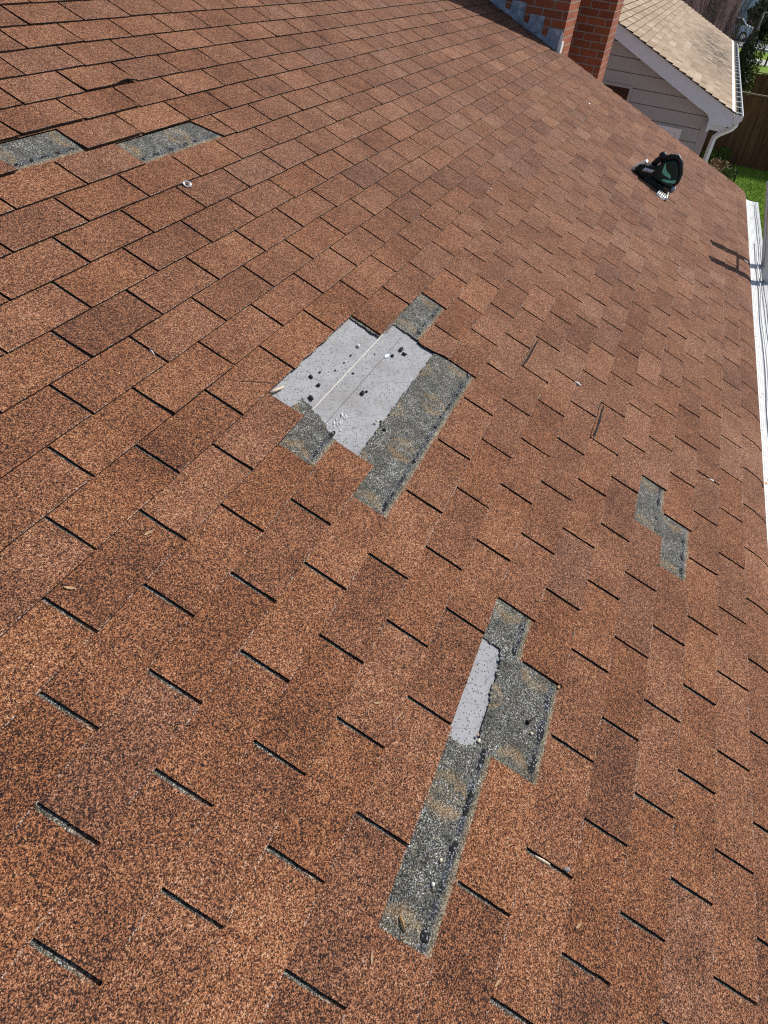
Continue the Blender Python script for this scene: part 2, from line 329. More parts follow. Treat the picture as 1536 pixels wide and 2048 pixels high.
for c in range(V_RIDGE, 11):
    for u in range(U0, int(U1) + 2):
        if (c + u) % 2 == 0: continue       # slots of course c stand at u = c + 1 (mod 2)
        if (c, u) in removed: continue
        v1 = c + 1 if c < 10 else V_EAVE
        tr = rnd.gauss(.50, .075)
        hue = min(1, max(0, rnd.gauss(.28, .2)))
        gl = .032 + rnd.uniform(-.006, .008)
        LS, RS = left_shape(c, u), right_shape(c, u)
        l1, l2 = rnd.uniform(0, .0012), rnd.uniform(0, .0012)
        if rnd.random() < .12: l1 += rnd.uniform(.001, .0028)
        if rnd.random() < .12: l2 += rnd.uniform(.001, .0028)
        if c < -9 and u < 20: l1 += rnd.uniform(0, .0015); l2 += rnd.uniform(0, .0015)
        l1 += lift.get((c, u), 0); l2 += lift.get((c, u), 0)
        sl = slip.get((c, u), 0); vj = rnd.uniform(-.012, .018) if c < 10 else 0
        near = u < 26
        nu, nv = (9, 5) if near else (4, 3)
        if c == 10: nv = 6
        grid = []
        for j in range(nv + 1):
            t = j / nv; row = []
            v = (c - .06) + (v1 - c + .06) * t
            for i in range(nu + 1):
                s = i / nu
                ua = u + gl if not LS else LS(max(0, t)); ub = u + 2 - gl if not RS else RS(t)
                ua += N1(v * 6, u * 1.9, c) * .010; ub += N1(v * 6, u * 1.9 + 1.9, c) * .010
                ub = min(ub, U1); ua = min(ua, U1)
                uu = ua + (ub - ua) * s
                ve = v + (vj + N1(uu * 2.2, c * 3.3) * .012) * t + sl
                if (c, u) in ((-5, 9), (-5, 11), (-5, 10)) and t == 1: ve += .10 * N1(uu * 7, 5.5) + .04 * N1(uu * 19, 2)
                nn = top_n(c, min(v, c + 1)) + (l1 * (1 - s) + l2 * s) * t ** 3 + .0006 * N1(uu * 3, v * 3, 5)
                if (c, u) == (-15, 14) and s > .5: nn += .012 * t ** 2 * math.sin((s - .5) * 2 * math.pi) ** 2
                tn, far = tone_at(c, uu, tr)
                worn_glint = 1.0 if t == 1 else 0.0
                row.append(mb.vert(UV(uu, ve, nn), (tn, min(1, hue * .6 + far * .45), worn_glint, 1)))
            grid.append(row)
        for j in range(nv):
            for i in range(nu):
                mb.face([grid[j][i], grid[j + 1][i], grid[j + 1][i + 1], grid[j][i + 1]], None, 0)
        rim = [grid[j][0] for j in range(nv + 1)] + [grid[nv][i] for i in range(1, nu + 1)] + [grid[j][nu] for j in range(nv - 1, -1, -1)]
        dn = RD(0, 0, -1) * (T + .0004)
        low = [mb.vert(Vector(mb.v[i]) + dn) for i in rim]
        for k in range(len(rim) - 1):
            mb.face([rim[k], low[k], low[k + 1], rim[k + 1]], None, 1)
house = empty('house', (0, 0, GZ))
tag(house, 'house with a brown three tab shingle roof torn open in several grey patches', 'house')
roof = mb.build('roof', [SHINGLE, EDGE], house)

# the covered upper halves of the shingles (seen in the slots and where tabs are gone)
felt_polys = [[(12.92, -4.05), (12.96, -3.0), (13.86, -2.95), (13.93, -1.46), (8.96, -1.43), (8.95, -2.02), (9.10, -2.30), (9.31, -2.72), (9.47, -3.34), (8.90, -3.40), (8.90, -4.05)],
              [(6.99, 2.90), (6.95, 3.46), (6.80, 3.52), (6.0, 3.56), (5.15, 3.61), (4.96, 3.52), (4.86, 3.28), (4.90, 2.90)]]
def inside(p, poly):
    x, y = p; r = False; j = len(poly) - 1
    for i in range(len(poly)):
        (xi, yi), (xj, yj) = poly[i], poly[j]
        if (yi > y) != (yj > y) and x < (xj - xi) * (y - yi) / (yj - yi) + xi: r = not r
        j = i
    return r
def wob(u, v): return (u + .045 * N1(u * 4, v * 5, 8) + .02 * N1(u * 17, v * 19, 3), v + .045 * N1(u * 4, v * 5, 19) + .02 * N1(u * 17, v * 19, 13))
def ridge_gap(c, u):                         # is there (or was there) a slot of course c near u
    k = (u - (c + 1)) / 2; return abs(k - round(k)) * 2
fl = MB()
fine_cells = set()
for (c, u) in removed | {(-12, 15), (-2, 13)}:
    fine_cells.add((c, u)); fine_cells.add((c, u + 1))
def ss(a, b, x):
    t = min(1, max(0, (x - a) / (b - a))); return t * t * (3 - 2 * t)
def u_cell(c, u):                           # left end of the tab of course c that covers u
    k = math.floor(u)
    return k if (c + k) % 2 else k - 1
def dirt(c, u, v):
    tv = v - c; nz = N1(u * 3.1, v * 7, 2); n2 = N1(u * 11, v * 15, 4)
    nxt = (c + 1, u_cell(c + 1, u)) in removed
    d = ss(.80, .90, tv + .05 * nz + .03 * n2) * .85               # weathered tan band along the old butt line
    brn = ss(.90, .97, tv + .04 * nz + .02 * n2)
    g = ridge_gap(c, u)                                            # almond shaped dirt below the old slots
    w = .27 * math.sin(min(1, max(0, (tv + .1) / .95)) * math.pi) + .03
    q = g / max(w, .02) + .35 * nz + .25 * n2
    ring = max(0, 1 - abs(q - .9) / .6) * 1.0 * ss(.95, .75, tv)
    core = max(0, 1 - q / .35) * .35
    side = 0
    rust = max(0, ring - .1) * (.5 + .9 * N1(u * 2.3, v * 3, 31)) * .6
    if nxt: d = 0; brn = 0
    dk = math.exp(-((tv - .77 - .03 * nz) / .060) ** 2) * min(1, max(0, .95 + 1.3 * N1(u * 5, c * 3.3, 9)))
    if nxt: dk = 0
    return (min(1, max(d, ring * .8, core) * (.75 + .5 * n2)), min(1, max(0, rust)), brn, min(1, dk) * .95)
for c in range(V_RIDGE, 11):
    for u in range(U0, int(U1) + 1):
        fine = (c, u) in fine_cells
        nu, nv = (40, 34) if fine else (2, 2)
        ve = 1 if c < 10 else V_EAVE - 10
        g = [[None] * (nu + 1) for _ in range(nv + 1)]
        off = (-.0 if not fine else 0)
        for j in range(nv + 1):
            for i in range(nu + 1):
                uu = min(u + i / nu, U1); vv = c + ve * j / nv
                nn = T * min(1, (vv - c)) + (.0005 * N1(uu * 8, vv * 9, 1) if fine and 0 < i < nu and 0 < j < nv else 0) - .0002
                col = dirt(c, uu, min(vv, c + 1)) if fine else (.15, 0, ss(.9, .97, (vv - c)), 0)
                g[j][i] = fl.vert(UV(uu, vv, nn), col)
        for j in range(nv):
            for i in range(nu):
                if fine:
                    p = wob(u + (i + .5) / nu, c + (j + .5) / nv)
                    if any(inside(p, q) for q in felt_polys): continue
                fl.face([g[j][i], g[j + 1][i], g[j + 1][i + 1], g[j][i + 1]])
under = fl.build('headlap', HEADLAP, roof)
under['label'] = 'grey granules of the covered shingle layer bared where tabs tore off'
# felt underlayment sheets, a few millimetres lower, with their printed lines and torn paper
FLINE = mat_simple('pale_chalk_line', (.60, .58, .50), .8, 0, .1, 90)
def felt_sheet(u0, u1, v0, v1, lab):
    f = MB(); nu, nv = int((u1 - u0) * 8), int((v1 - v0) * 12)
    gg = [[f.vert(UV(u0 + (u1 - u0) * i / nu, v0 + (v1 - v0) * j / nv, -.0042 + .0014 * N1(i * .13, j * .16, 6) + .0016 * max(0, N1(i * .4, j * .05, 2)))) for i in range(nu + 1)] for j in range(nv + 1)]
    for j in range(nv):
        for i in range(nu): f.face([gg[j][i], gg[j + 1][i], gg[j + 1][i + 1], gg[j][i + 1]])
    o = f.build('underlayment', FELT, roof, smooth=True); o['label'] = lab; return o
felt_a = felt_sheet(8.4, 14.4, -4.5, -1.1, 'large square of grey felt bared in the middle of the roof')
felt_b = felt_sheet(4.4, 7.4, 2.6, 3.9, 'narrow strip of grey felt bared near the bottom of the roof')
def strip(pts, w, n, name, mat, par):
    s = MB(); prev = None
    for k, (u, v) in enumerate(pts):
        a = s.vert(UV(u, v - w / 2 / DV, n)); b_ = s.vert(UV(u, v + w / 2 / DV, n))
        if prev: s.face([prev[0], prev[1], b_, a])
        prev = (a, b_)
    return s.build(name, mat, par)
strip([(9.0 + .2 * i, -2.98 + .012 * N1(i * .5, 2)) for i in range(24)], .0026, -.0012, 'chalk_line', FLINE, felt_a)
DKL = mat_simple('dark_lap_line', (.09, .09, .095), .9)
strip([(9.0 + .2 * i, -2.52 + .015 * N1(i * .5, 7)) for i in range(24)], .0016, -.0013, 'lap_line', DKL, felt_a)
PAPER = mat_simple('torn_white_paper', (.60, .60, .63), .7, 0, .2, 120)
sc = MB()
for k in range(26):
    uu, vv = 9.55 + random.gauss(0, .17), -2.30 + random.gauss(0, .10); L_ = random.uniform(.03, .13); a = random.uniform(-.5, .5)
    pts = [(uu, vv), (uu + L_ * .6, vv - L_ * .25 * (1 + a)), (uu + L_, vv - L_ * .5), (uu + L_ * .3, vv + L_ * .12)]
    sc.face([sc.vert(UV(p[0], p[1], -.0008 + k * .00012 + random.uniform(0, .0018))) for p in pts])
o = sc.build('torn_paper', PAPER, felt_a)
# tar adhesive left where the tabs were stuck down
DIRTB = mat_simple('black_gap', (.006, .006, .006), .95)
def tar_strip(c, ua, ub, seed, big=1.0, tv=.77):
    r = random.Random(seed); u = ua + .1
    while u < ub - .1:
        s = MB()
        L_ = r.uniform(.10, .42) * big; gap = r.uniform(.12, .50)
        w = r.uniform(.03, .075)
        nseg = 9; rows = []
        for i in range(nseg + 1):
            t = i / nseg; e = math.sqrt(max(0, 1 - (2 * t - 1) ** 2)) * (.75 + .5 * r.random())
            row = []
            for k in range(6):
                q = -1 + 2 * k / 5; hh = .0026 * (1 - q * q) * e * (.5 + r.random())
                uu = u + L_ * t; vv = c + tv + q * w * e + .03 * N1(uu * 3, seed)
                row.append(s.vert(UV(uu, vv, floor_n(c + tv) + .0002 + hh)))
            rows.append(row)
        for i in range(nseg):
            for k in range(5): s.face([rows[i][k], rows[i][k + 1], rows[i + 1][k + 1], rows[i + 1][k]])
        u += L_ + gap
        s.build('sealant_blob', TAR, roof, smooth=True)
for k, (c, ua, ub) in enumerate([(-13, 10, 12), (-12, 13, 16.2), (-3, 14, 16), (-3, 8.1, 9.1), (-1, 8, 10), (-1, 10, 12), (-1, 12, 14), (6, 13, 15), (7, 12.1, 14), (3, 2, 4), (3, 4, 5), (3, 6.9, 8), (4, 5, 7)]):
    tar_strip(c, ua, ub, 50 + k, 1.0 if k > 5 else .8)

crk = [(8.50 + .78 * i / 11, -4.92 + .88 * i / 11 + .05 * N1(i * .7, 4)) for i in range(12)]
q = MB(); prev = None
for k, (u, v) in enumerate(crk):
    w_ = .010 * (1 - abs(k - 6) / 7)
    nn = top_n(math.floor(v), v) + .0016
    a_, b_ = q.vert(UV(u - w_, v, nn)), q.vert(UV(u + w_, v, nn))
    if prev: q.face([prev[0], prev[1], b_, a_])
    prev = (a_, b_)
q.build('crack', DIRTB, roof)

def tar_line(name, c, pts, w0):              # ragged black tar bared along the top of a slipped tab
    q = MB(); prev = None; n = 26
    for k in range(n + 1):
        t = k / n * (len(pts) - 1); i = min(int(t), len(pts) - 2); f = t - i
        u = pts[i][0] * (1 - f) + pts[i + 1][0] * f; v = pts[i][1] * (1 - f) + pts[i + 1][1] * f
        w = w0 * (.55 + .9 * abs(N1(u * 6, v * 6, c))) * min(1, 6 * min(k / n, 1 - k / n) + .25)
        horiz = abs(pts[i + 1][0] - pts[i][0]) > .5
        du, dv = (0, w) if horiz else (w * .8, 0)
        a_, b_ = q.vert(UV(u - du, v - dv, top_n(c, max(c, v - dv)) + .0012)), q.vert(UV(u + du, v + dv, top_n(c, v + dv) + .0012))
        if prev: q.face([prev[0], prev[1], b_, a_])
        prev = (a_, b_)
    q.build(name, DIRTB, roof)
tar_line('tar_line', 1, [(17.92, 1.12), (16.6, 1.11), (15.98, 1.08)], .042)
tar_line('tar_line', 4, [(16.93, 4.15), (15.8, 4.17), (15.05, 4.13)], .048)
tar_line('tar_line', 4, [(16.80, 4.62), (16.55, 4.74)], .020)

# solid under the shingles, ridge, back slope and walls
deck = MB()
prof = [(V_EAVE * DV - .01, -.004 - .022), (V_RIDGE * DV, -.006)]
X0, X1 = U0 * DU, U1 * DU - .012
a, r_ = RW(0, V_EAVE * DV - .012, -.034), RW(0, V_RIDGE * DV, -.006)
back = (2 * r_.y - a.y, a.z)
ring = [(a.y, a.z), (r_.y, r_.z), back, (back[0], back[1] - .14), (r_.y, r_.z - .18), (a.y, a.z - .14)]
deck.prism(ring, lambda p, q, d: (d, p, q), X0, X1)
deck.build('roof_deck', mat_simple('dark_wood_deck', (.10, .075, .055), .9), house)
bs = MB(); bs.quad((X0, r_.y, r_.z + .012), (X1, r_.y, r_.z + .012), (X1, back[0] + .1, back[1] - .03), (X0, back[0] + .1, back[1] - .03), col=(.5, .4, .2, 1)); bs.build('back_slope', SHINGLE, house)
wl_ = MB()
wl_.prism([(-.98, GZ), (-.98, -.56), (r_.y, r_.z - .2), (back[0] - .35, -.56), (back[0] - .35, GZ)], lambda p, q, d: (d, p, q), X0 + .3, 8.30)
wl_.build('wall', mat_brick('house_brick', (.26, .085, .05), (.17, .06, .04), (.28, .26, .23)), house)
fa = MB(); fa.box((X0, a.y - .022, a.z - .17), (X1, a.y - .002, a.z - .012)); fa.build('fascia', TRIM, house)
# rake edge board
rb = MB()
def rakefn(p, q, d): return RW(d, p, q)
rb.prism([(V_EAVE * DV - .02, -.05), (V_RIDGE * DV, -.05), (V_RIDGE * DV, -.19), (V_EAVE * DV - .02, -.19)], rakefn, X1 + .001, X1 + .02); rb.build('rake_board', TRIM, house)

# gutter with a perforated white guard
gut = empty('gutter_root', (0, 0, 0)); bpy.data.objects.remove(gut)
GY, GZt, GW = -1.322, -.556, .118            # house edge of the trough, its top, its width
GX0, GX1 = X0, 8.42
g_ = MB()
pr = [(GY + .004, GZt - .115), (GY + .004, GZt - .004), (GY - .001, GZt - .004), (GY - .001, GZt - .110), (GY - GW * .55, GZt - .110), (GY - GW + .012, GZt - .07), (GY - GW + .003, GZt - .055), (GY - GW + .003, GZt - .002),
      (GY - GW - .004, GZt + .001), (GY - GW - .004, GZt - .058), (GY - GW + .006, GZt - .075), (GY - GW * .56, GZt - .115)]
g_.prism(pr, lambda p, q, d: (d, p, q), GX0, GX1)
g_.prism([(GY - .001, GZt - .11), (GY - .001, GZt - .006), (GY - GW + .004, GZt - .006), (GY - GW + .004, GZt - .06), (GY - GW * .55, GZt - .11)], lambda p, q, d: (d, p, q), GX1 - .0035, GX1 - .0005)
gutter = g_.build('gutter', WHITE, house)
def mat_guard():
    M = Mat('white_guard_mesh', .5, spec=.4)
    x = M.sep(M.P)
    n = M.noi(9, 4, .7)
    h1 = M.math('SUBTRACT', M.math('FRACT', M.math('MULTIPLY', x[0], 90)), .5); h2 = M.math('SUBTRACT', M.math('FRACT', M.math('MULTIPLY', x[1], 90)), .5)
    d = M.math('SQRT', M.math('ADD', M.math('MULTIPLY', h1, h1), M.math('MULTIPLY', h2, h2)))
    hole = M.math('LESS_THAN', d, .27)
    c = M.mix(hole, M.ramp(n.outputs[0], [(.3, (.66, .67, .66)), (.6, (.80, .81, .80))]), (.10, .10, .10))
    v = M.vor(34); c = M.mix(M.math('MULTIPLY', M.math('LESS_THAN', v.outputs['Distance'], .22), M.math('GREATER_THAN', M.sepc(v.outputs['Color'])[0], .86)), c, (.25, .15, .08))
    M.color(c); return M.m
gg = MB(); N = 60
for i in range(N):
    xa, xb = GX0 + (GX1 - .01 - GX0) * i / N, GX0 + (GX1 - .01 - GX0) * (i + 1) / N
    ys = [GY + .05, GY, GY - .03, GY - .06, GY - .09, GY - GW + .004]
    zs = [GZt + .0125, GZt + .006, GZt + .001, GZt - .002, GZt - .001, GZt + .003]
    for k in range(5): gg.quad((xa, ys[k], zs[k]), (xb, ys[k], zs[k]), (xb, ys[k + 1], zs[k + 1]), (xa, ys[k + 1], zs[k + 1]))
gg.build('gutter_guard', mat_guard(), gutter)

# ------------------------------------------------------------------ chimney through the rake
BRICK = mat_brick('red_chimney_brick', (.36, .105, .050), (.20, .062, .036), (.33, .30, .26))
ch = MB()
ch.box((8.46, .975, -3.2), (9.10, 2.35, 3.1))
chim = ch.build('chimney', BRICK, house)
cap = MB(); cap.box((8.38, .90, 3.102), (9.18, 2.43, 3.2)); cap.build('chimney_cap', CONC, chim)
c2 = empty('chimney_outer_step', (9.9, 1.4, GZ)); tag(c2, 'outer step of the red brick chimney, set apart so sun reaches the near edge', 'chimney')  # outer step of the one chimney, moved out so sun lights the near stack
q = MB(); q.box((9.60, .645, GZ), (10.25, 2.2, 2.9)); q.build('stack', BRICK, c2)
q = MB(); q.box((9.53, .575, 2.902), (10.32, 2.27, 3.0)); q.build('chimney_cap', CONC, c2)
LEAD = Mat('blue_grey_lead', .55, spec=.4)
nn_ = LEAD.noi(16, 5, .7); LEAD.color(LEAD.ramp(nn_.outputs[0], [(.3, (.12, .16, .22)), (.55, (.30, .35, .43)), (.75, (.62, .64, .66))])); LEAD.bump(nn_.outputs[0], .3, .004)
fs = MB(); step = .215; yy = .985; poly = []
zr = lambda y: y * math.tan(PITCH)
poly.append((yy, zr(yy) - .02))
top = []
y = yy
for k in range(7):
    zt = zr(y) + .20
    top.append((y, zt)); top.append((y + .150, zt + .004)); top.append((y + .155, zr(y + .155) + .055)); top.append((y + step - .004, zr(y + step) + .045)); y += step
poly += top + [(y, zr(y) - .02)]
fs.prism(poly, lambda p, q, d: (d, p, q), 8.4515, 8.4585)
fs.build('flashing', LEAD.m, chim)
ap = MB()
ap.prism([(.968, zr(.97) - .03), (.968, zr(.97) + .16), (.985, zr(.97) + .20), (1.0, zr(.97) + .15), (1.0, zr(.97) - .02)], lambda p, q, d: (d, p, q), 8.444, 8.4505)
ap.box((8.452, .966, .33), (8.56, .9735, .50))
ap.build('flashing', WHITE, chim)
# old tar smear on the shingles at the foot of the chimney
# ------------------------------------------------------------------ neighbouring house (gable end with a tan roof)
WXW, WSL = 13.2, math.tan(R_(24.0))
nb = empty('neighbour_house', (13.2, 1.0, GZ)); tag(nb, 'low neighbouring house with tan shingle roof, beige siding and white gable trim', 'house')
SIDING = mat_simple('beige_siding', (.43, .41, .39), .6, 0, .04, 6)
DBRICK = mat_brick('dark_brown_brick', (.085, .035, .022), (.05, .022, .016), (.06, .05, .04))
zr2 = lambda y: .50 + (1.05 - y) * -.0 + 0
def rake_z(y): return -.405 + (y + 1.146) * .4145      # top edge of the tan roof at the gable (y, z)
RY, RZ = 3.6, rake_z(3.6)
sd_ = MB(); bh = .19; z = GZ
def sidy(zz):                                           # where the board line meets the underside of the rake trim
    return max(-.865, -1.146 + (zz + .405 + .155) / .4145)
while z < RZ - .2:
    z1 = z + bh
    z1 -= .012; ya, yb = sidy(z), sidy(z1)
    sd_.face([sd_.vert(p) for p in ((WXW - .034, ya, z), (WXW - .030, yb, z1), (WXW - .030, RY, z1), (WXW - .034, RY, z))])
    sd_.face([sd_.vert(p) for p in ((WXW - .034, ya, z), (WXW - .034, RY, z), (WXW - .002, RY, z), (WXW - .002, ya, z))])
    sd_.face([sd_.vert(p) for p in ((WXW - .030, yb, z1), (WXW - .002, yb, z1), (WXW - .002, RY, z1), (WXW - .030, RY, z1))])
    z = z1 + .012
sd_.box((WXW, -.86, GZ), (26.3, 8.0, -.58))
sd_.prism([(-.86, -.579), (RY, RZ - .14), (8.06, -.579)], lambda p, q, d: (d, p, q), WXW + .001, 26.3)
nwall = sd_.build('wall', SIDING, nb)
cb = MB(); cb.box((WXW - .04, -.89, GZ), (WXW + .06, -.775, -.60)); cb.build('corner_board', SIDING, nwall)
db = MB(); db.box((WXW - .045, .48, -1.5), (WXW - .032, 1.3, -.372)); db.build('brick_panel', DBRICK, nb)
tr = MB(); tr.box((WXW - .06, .44, -1.5), (WXW - .018, .478, -.336)); tr.box((WXW - .06, .4785, -.370), (WXW - .018, 1.3, -.336)); tr.build('panel_trim', SIDING, nb)
# gable trim with its rounded eave return
gt = MB(); out = [(1.9, rake_z(1.9) - .012), (-1.150, rake_z(-1.150) - .012), (-1.19, -.575), (-1.17, -.60), (-.955, -.61), (-.86, -.72), (-.835, -.72)]
for k in range(7):
    t = k / 6; out.append((-.835 + .03 * t + .17 * t * t, -.575 + .19 * t - .045 * t * t))
out += [(1.9, rake_z(1.9) - .165)]
gt.prism(out, lambda p, q, d: (d, p, q), 12.99, 13.06); gt.build('gable_trim', TRIM, nb)
sf = MB(); sf.prism([(3.6, RZ - .17), (-.85, rake_z(-.85) - .17), (-.85, rake_z(-.85) - .185), (3.6, RZ - .185)], lambda p, q, d: (d, p, q), 13.061, 13.19); sf.build('soffit', TRIM, nb)
# tan roof laid in courses
TANM = Mat('tan_shingle', .92, spec=.15); a = TANM.attr()
v_ = TANM.vor(70); gg_ = TANM.math('ADD', TANM.math('MULTIPLY', TANM.sepc(v_.outputs['Color'])[0], .5), TANM.math('MULTIPLY', a[0], .55))
tc_ = TANM.ramp(gg_, [(.1, (.19, .13, .085)), (.45, (.36, .265, .18)), (.8, (.50, .39, .28)), (1, (.62, .52, .40))])
alg = TANM.math('MULTIPLY', a[1], TANM.ramp(TANM.noi(3.0, 5, .75).outputs[0], [(.40, (0, 0, 0)), (.62, (1, 1, 1))]))
TANM.color(TANM.mix(alg, tc_, (.055, .052, .048)))
rf = MB(); rr = random.Random(3); cosw = math.cos(R_(22.5)); exp = .127
slope_len = (RY + 1.17) / math.cos(math.atan(.4145)); nc = int(slope_len / exp)
dyc, dzc = -math.cos(math.atan(.4145)), -math.sin(math.atan(.4145))
nrm = Vector((0, .4145 * -1, 1)).normalized(); nrm = Vector((0, dzc, -dyc)).normalized()
for k in range(nc + 1):
    s0, s1 = k * exp, min((k + 1) * exp + .004, slope_len)
    x = 12.955 - (.15 if k % 2 else 0) - .02
    while x < 26.6:
        x1 = min(x + .303, 26.6); xa = max(x, 12.955); tn = min(1, max(0, rr.gauss(.5, .2)))
        def P(xx, s, n): return (xx, RY + dyc * s + nrm.y * n, RZ + dzc * s + nrm.z * n)
        def alg_at(xx, s): return max(0, 1 - ((s - slope_len + .55) / .75) ** 2) * max(0, 1 - ((xx - 20.0) / 6.0) ** 2)
        q = [rf.vert(P(xx, s, n), (tn, alg_at(xx, s), 0, 1)) for xx, s, n in ((xa, s0, .004), (xa, s1, .022), (x1, s1, .022), (x1, s0, .004))]
        rf.face(q, None, 0)
        lo = [rf.vert(P(xx, s1, 0)) for xx in (xa, x1)]
        rf.face([q[1], lo[0], lo[1], q[2]], None, 1); 
        if xa == 12.955: l2 = rf.vert(P(xa, s0, 0)); rf.face([q[0], l2, lo[0], q[1]], None, 1)
        x = x + .3055
nr = rf.build('roof', [TANM.m, EDGE], nb)
rd = MB(); rd.prism([(RY, RZ - .003), (-1.15, rake_z(-1.15) - .003), (-1.15, rake_z(-1.15) - .03), (RY, RZ - .14), (8.35, rake_z(-1.15) - .03), (8.35, rake_z(-1.15) - .003)], lambda p, q, d: (d, p, q), 13.0, 26.58); rd.build('roof_deck', TRIM, nr)
# gutter with open strap hangers
ng = MB(); y0, y1, zt = -1.168, -1.288, -.425
ng.prism([(y0, zt - .02), (y0 - .004, zt - .02), (y0 - .004, zt - .118), (y0 - .07, zt - .118), (y1 + .006, zt - .06), (y1 + .004, zt), (y1 - .010, zt + .004), (y1 - .010, zt - .062), (y0 - .075, zt - .126), (y0, zt - .126)], lambda p, q, d: (d, p, q), 12.98, 26.6)
ng.prism([(y0 - .005, zt - .117), (y0 - .005, zt - .004), (y1 + .005, zt - .004), (y1 + .006, zt - .06), (y0 - .07, zt - .117)], lambda p, q, d: (d, p, q), 12.981, 12.986)
ng.prism([(y0 + .004, zt + .032), (y0 + .11, zt + .072), (y0 + .11, zt + .068), (y0 + .002, zt + .024), (y0 - .01, zt + .018)], lambda p, q, d: (d, p, q), 12.955, 26.6)
ngut = ng.build('gutter', WHITE, nb)
ni = MB(); ni.box((12.99, y1 + .012, zt - .055), (26.59, y0 - .008, zt - .050)); ni.build('gutter_interior', mat_simple('dark_gutter_interior', (.020, .016, .013), .9, 0, .5, 30), ngut)  # near-black sheet inside the trough, under the hangers
for k in range(22):
    hh = MB(); xx = 13.25 + k * .61; hh.box((xx, y1, zt - .012), (xx + .035, y0 - .006, zt - .004)); hh.build('gutter_hanger', WHITE, ngut)
ds = MB()
ds.tube([(13.10, -1.235, -.535), (13.10, -1.235, -.585), (13.10, -1.20, -.635), (13.10, -1.05, -.735), (13.10, -1.005, -.79), (13.10, -1.0, -.86), (13.10, -1.0, GZ + .1)], .044, 4)
ds.build('downspout', WHITE, nb, bevel=.006)
# window
wi = MB(); wy0, wy1, wz0, wz1 = -.50, .62, -1.95, -.775; fx = WXW - .055
for lo, hi in (((wy0, wz1 - .07), (wy1, wz1)), ((wy0, wz0), (wy1, wz0 + .07)), ((wy0, wz0 + .0702), (wy0 + .07, wz1 - .0702)), ((wy1 - .07, wz0 + .0702), (wy1, wz1 - .0702))):
    wi.box((fx, lo[0], lo[1]), (WXW - .004, hi[0], hi[1]))
win = wi.build('window', WHITE, nb)
w2 = MB()
for lo, hi in (((wy0 + .075, wz1 - .135), (wy1 - .075, wz1 - .0755)), ((wy0 + .075, wz0 + .0755), (wy1 - .075, wz0 + .13)), ((wy0 + .075, wz0 + .1302), (wy0 + .135, wz1 - .1352)), ((wy1 - .135, wz0 + .1302), (wy1 - .075, wz1 - .1352))):
    w2.box((fx + .015, lo[0], lo[1]), (WXW - .0045, hi[0], hi[1]))
w2.build('sash', WHITE, win)
GLASS = Mat('dark_window_glass', .08, (.02, .025, .03), 0, .6).m
w3 = MB(); w3.quad((WXW - .021, wy0 + .13, wz0 + .12), (WXW - .021, wy1 - .13, wz0 + .12), (WXW - .021, wy1 - .13, wz1 - .13), (WXW - .021, wy0 + .13, wz1 - .13)); w3.build('pane', GLASS, win)
ov = MB(); ov.box((13.10, -1.12, -.70), (13.24, -.90, -.612)); ov.build('eave_box', TRIM, nb)

# ------------------------------------------------------------------ ladder leaning on the gutter
lad = empty('ladder', (6.18, -2.65, GZ)); tag(lad, 'aluminium extension ladder leaning against the white gutter', 'ladder')
LX0, LX1, LT = 5.91, 6.32, math.tan(R_(21))
LPt = lambda x, z: Vector((x, -1.455 + (z + .54) * LT, z))
for x in (LX0, LX1):
    q = MB(); d = Vector((0, LT, 1)).normalized(); n_ = Vector((0, -1, LT)).normalized()
    A, B_ = LPt(x, GZ + .05), LPt(x, -.54) + d * .645
    w_, h_ = .019, .046
    def ringp(P): return [P + Vector((sx * w_, 0, 0)) + n_ * sy * h_ for sx, sy in ((-1, -1), (1, -1), (1, 1), (-1, 1))]
    a_, b_ = [q.vert(p) for p in ringp(A)], [q.vert(p) for p in ringp(B_)]
    for k in range(4): q.face([a_[k], a_[(k + 1) % 4], b_[(k + 1) % 4], b_[k]])
    q.face(a_[::-1]); q.face(b_)
    rl = q.build('rail', ALU, lad, bevel=.004)
    f2 = MB(); f2.tube([B_ - d * .01, B_ + d * .03], .034, 8); f2.build('end_cap', BLACKP, rl)
    f3 = MB(); f3.box((x - .03, A.y - .05, GZ + .031), (x + .03, A.y + .05, GZ + .09)); f3.build('foot', BLACKP, rl)
zz = -.54 + .325 - .305 * 9
while zz < -.2:
    q = MB(); q.tube([LPt(LX0, zz), LPt(LX1, zz)], .016, 8); q.build('rung', ALU, lad, smooth=True); zz += .305

# white cable lying on the gutter guard
def cable(name, lab, rad, mat, y0, seed, xa, xb):
    c = MB(); pts = []; n = 90
    for i in range(n + 1):
        x = xa + (xb - xa) * i / n
        yo = y0 + .016 * N1(x * .55, seed) + .010 * N1(x * 1.5, seed + 3)
        pts.append((x, GY - yo, GZt + .012 + .004 * N1(x * 2, seed) + rad * .6))
    c.tube(pts, rad, 7); return tag(c.build(name, mat, smooth=True), lab, 'cable')
cable('cable', 'thick white cable lying along the white gutter guard', .0048, WHITE, .052, 4, 1.6, 6.9)
cable('cable', 'thin grey line along the outer lip of the gutter, modelled as cable shadow', .0028, mat_simple('cable_shadow_grey', (.10, .10, .11), .5), .088, 9, 1.6, 8.3)  # thin grey tube drawn for the dark shadow line beside the white cable

